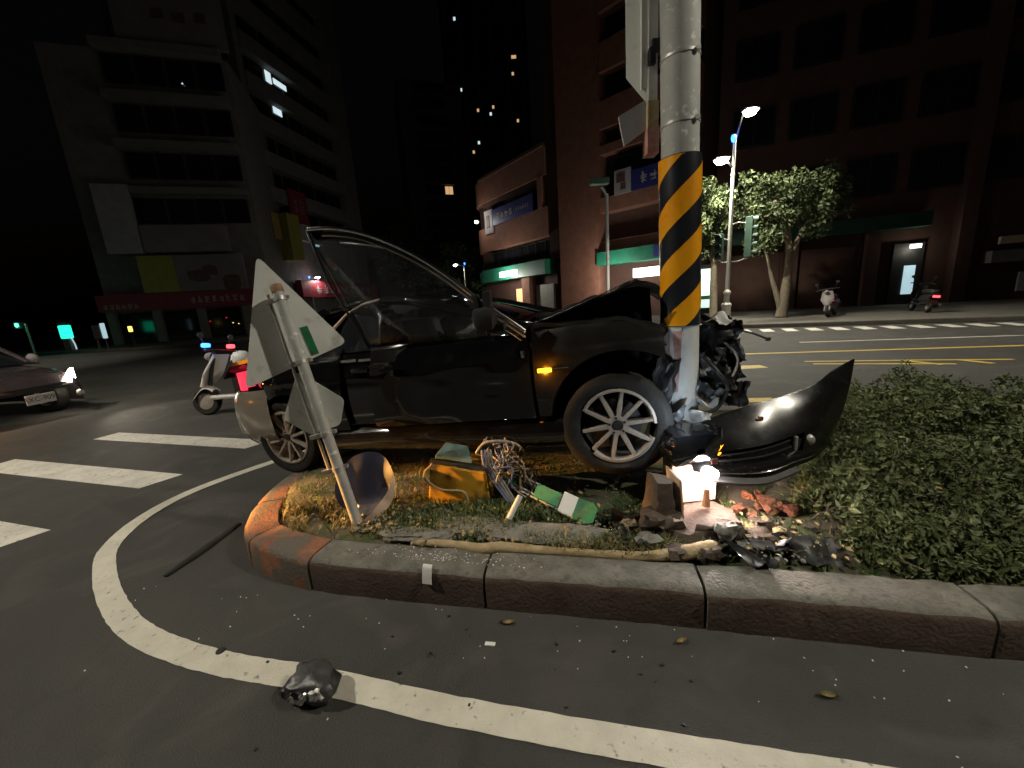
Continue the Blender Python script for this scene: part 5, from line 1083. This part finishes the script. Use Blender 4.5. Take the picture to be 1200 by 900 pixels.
def chips(name, n, region, size, material, seed, label, zf, cat):
    rnd = random.Random(seed); m = MB()
    for _ in range(n):
        x, y = region(rnd); s = rnd.uniform(*size); m.box((x, y, zf(x, y) + s * .25), (s, s * rnd.uniform(.4, .9), s * .4), Matrix.Rotation(rnd.uniform(0, 3.1), 3, 'Z') @ Matrix.Rotation(rnd.uniform(-.4, .4), 3, 'X'))
    return tag(m.build(name, material, None, fix=False), label, cat, kind='stuff')
chips('glass_crumbs', 70, lambda r: (lambda x: (x, 1.60 - .215 * x - .03 - abs(r.gauss(0, .28))))(r.uniform(-2.2, 1.7)), (.003, .007), M['white'], 41, 'tiny pale glass crumbs scattered on the asphalt along the kerb', lambda x, y: .002, 'glass crumbs')
chips('glass_crumbs', 150, lambda r: (lambda x: (x, 1.60 - .215 * x + .03 + abs(r.gauss(0, .05))))(r.gauss(-.42, .22)), (.003, .007), M['white'], 42, 'glittering glass crumbs on the kerb top below the fallen sign', lambda x, y: .189, 'glass crumbs')
chips('soil_crumbs', 700, lambda r: (lambda x: (x, 1.60 - .215 * x + .2 + abs(r.gauss(0, .22))))(r.uniform(-1.0, 1.3)), (.006, .022), M['cement'], 43, 'loose grey crumbs of cement and soil along the inner kerb', lambda x, y: soil_h(x, y, .25), 'crumbs')
chips('plastic_crumbs', 160, lambda r: (r.gauss(1.15, .16), 1.60 + abs(r.gauss(.08, .12))), (.008, .035), M['car_dusty'], 44, 'small black plastic splinters strewn beside the pole footing', lambda x, y: soil_h(x, y, .25) + .01, 'splinters')
chips('plastic_crumbs', 26, lambda r: (lambda x: (x, 1.60 - .215 * x - .06 - abs(r.gauss(0, .3))))(r.gauss(-.2, .6)), (.004, .016), M['plastic'], 45, 'black plastic specks scattered on the asphalt below the kerb', lambda x, y: .001, 'splinters')
# cement spill patches
for i, (x, y, w, d_, h, lb) in enumerate(((-.30, 2.02, .42, .16, .05, 'grey spill of loose cement in front of the yellow box'), (.12, 1.90, .62, .17, .045, 'long grey cement slab edge below the white tube'), (-.62, 1.98, .40, .12, .04, 'low cement ridge beside the bent round sign'))):
    tag(lump((0, 0, 0), (w, d_, h), 20 + i, 12, .5).build('cement_spill', M['cement'], None, smooth='auto'), lb, 'cement'); bpy.data.objects[-1] if False else None
    o = [q for q in bpy.data.objects if q.name.startswith('cement_spill')][-1]; o.location = (x, y, .175 + .012); o.rotation_euler[2] = R(-12)
# pale root along the kerb
rt = MB(); pts = catmull([(-.62, 1.93, .17), (-.40, 1.87, .182), (-.22, 1.80, .19), (-.12, 1.80, .192), (.1, 1.755, .188), (.36, 1.70, .188), (.6, 1.66, .185), (.78, 1.65, .20), (.92, 1.665, .21), (.99, 1.69, .19)], 6)
rr = [.018, .024, .03, .030, .024, .022, .026, .036, .034, .010]
k = len(pts); rt.tube(pts, [interp(i / (k - 1) * 9, list(enumerate(rr))) * (1 + .2 * nz(i * .8, 2)) for i in range(k)], 10)
tag(rt.build('tree_root', M['root'], None, smooth=True), 'long pale root or board edge lying along the inside of the kerb', 'root')

# ------------------------------------------------------------------ loose debris
def place(m, name, loc, material, label, cat, rz=0.0, group=None, smooth='auto', bevel=0):
    o = m.build(name, material, None, smooth, bevel); o.location = loc; o.rotation_euler[2] = rz; return tag(o, label, cat, group)
# mirror shell on the road
ms = empty('mirror_shell', (-.85, 1.235, 0), R(-12)); ms.scale = (1.2, 1.2, 1.2); tag(ms, 'glossy dark wing mirror shell lying across the white edge line', 'mirror shell')
o = lump((.0, 0, .040), (.165, .105, .085), 23, 12, .42).build('shell', M['crumple'], ms, smooth='auto')
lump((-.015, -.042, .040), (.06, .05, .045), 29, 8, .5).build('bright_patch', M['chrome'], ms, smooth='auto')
lump((.045, -.03, .052), (.05, .05, .04), 33, 8, .5).build('inner_bracket', M['bracket'], ms, smooth='auto')
m = MB(); m.box((-.075, -.01, .02), (.05, .06, .035)); m.build('broken_mount', M['plastic'], ms, bevel=.008)
m = MB(); m.lathe([(0, .006), (.018, .005), (.02, 0)], n=12); place(m, 'black_cap', (-1.385, 1.455, .005), M['plastic'], 'small round black cap lying on the white edge line', 'cap')
def leaf_obj(loc, s, rz, material, label):
    m = MB(); m.sheet(lambda u, v: ((u - .5) * s * 2, (v - .5) * s * .75 * math.sin(math.pi * min(max(u, .04), .96)), .004 + .012 * (2 * v - 1) ** 2 * (1) + .01 * (u - .5) ** 2), 10, 6, (0, 0, .0012)); place(m, 'fallen_leaf', loc, material, label, 'leaf', rz)
leaf_obj((1.05, 1.09, 0), .032, R(-8), M['straw'], 'yellow leaf lying alone on the asphalt below the right kerb stone')
leaf_obj((.64, 1.345, 0), .026, R(20), M['dead_leaf'], 'curled brown leaf at the foot of the kerb joint')
leaf_obj((-.09, 1.50, 0), .028, R(5), M['dead_leaf'], 'flat brown leaf against the kerb below the cracked stone joint')
leaf_obj((-.53, 1.85, .196), .03, R(70), M['straw'], 'pale yellow leaf standing on the kerb top by the white scrap')
m = MB(); m.box((0, 0, .003), (.045, .018, .004)); place(m, 'paper_scrap', (-.17, 1.40, 0), M['white'], 'tiny white paper scrap on the asphalt near the kerb', 'scrap', R(-10))
m = MB(); m.sheet(lambda u, v: ((u - .5) * .05, -.03 * v, .05 - .085 * v * v), 4, 6, (0, .003, .003)); place(m, 'plastic_scrap', (-.475, 1.675, .158), M['white'], 'pale blue-white plastic scrap draped over the kerb edge', 'scrap', R(-15))
m = MB(); m.tube(catmull([(-.04, -.27, .006), (-.01, -.1, .010), (.015, .1, .009), (.03, .27, .006)], 5), [.018 + .014 * math.sin(i * .2) + .003 * nz(i * .7) for i in range(16)], 6)
o = m.build('rubber_strip', M['tyre'], None, smooth=True); o.location = (-2.075, 2.275, .002); o.scale = (1, 1, .5); tag(o, 'dark rubber strip lying on the road beside the kerb nose', 'strip')
# clear ring lens by the kerb
m = MB(); m.lathe([(.034, 0), (.048, .01), (.054, .03), (.042, .05), (.028, .03), (.034, 0)], axis=(.1, -1, .9), n=9); place(m, 'lamp_ring', (.50, 1.81, .225), M['chrome'], 'small bright lamp ring lying in the grass near the kerb', 'lamp ring')
DG = 'black plastic fragments by the kerb'
for i, (x, y, s_, lb) in enumerate(((1.07, 1.60, .19, 'glossy black plastic fragment leaning on the kerb beside the root end'), (1.19, 1.67, .17, 'matt black plastic shell half buried in the crumbs by the shrubs'), (.62, 1.95, .2, 'flat black trim piece in the grass behind the lamp ring'), (1.36, 1.58, .18, 'dark cracked plastic piece under the shrub edge'))):
    m = shard((0, 0, 0), s_, 60 + i, 8, .35); o = place(m, 'plastic_fragment', (x, y, .215), M['car_dusty'] if i % 2 == 0 else M['plastic'], lb, 'fragment', 0, DG)
m = shard((0, 0, 0), .075, 91, 6, .2); place(m, 'grey_fragment', (1.25, 1.63, .235), M['paper'], 'pale grey plate fragment among black plastic by the shrubs', 'fragment')
RG = 'red rubble pieces under the bumper'
rnd = random.Random(9)
for i in range(16):
    x = rnd.uniform(1.22, 1.55); y = rnd.uniform(1.92, 2.14); s_ = rnd.uniform(.03, .07)
    o = lump((0, 0, 0), (s_ * 1.4, s_, s_ * .7), 30 + i, 5, .5).build('rubble_piece', M['rubble'], None); o.location = (x, y, .20 + s_ * .15); o.rotation_euler = (rnd.uniform(-.4, .4), rnd.uniform(-.4, .4), rnd.uniform(0, 3)); tag(o, 'reddish broken brick lump under the torn bumper', 'rubble', RG)
PG = 'pale stones by the shrubs'
for i, (x, y, s_) in enumerate(((1.20, 1.80, .05), (1.30, 1.86, .055), (1.33, 1.76, .05), (1.12, 1.92, .04), (.95, 1.78, .07))):
    o = lump((0, 0, 0), (s_ * 1.3, s_, s_ * .7), 50 + i, 6, .4).build('stone', M['root'], None); o.location = (x, y, .205); tag(o, 'pale tan stone lump lying in the crumbs by the shrubs', 'stone', PG)
m = shard((0, 0, 0), .10, 71, 6, .2); place(m, 'rag_scrap', (-.42, 1.36, .012), M['plastic'], 'tiny black crumb of plastic on the asphalt', 'fragment').scale = (.22, .22, .22)
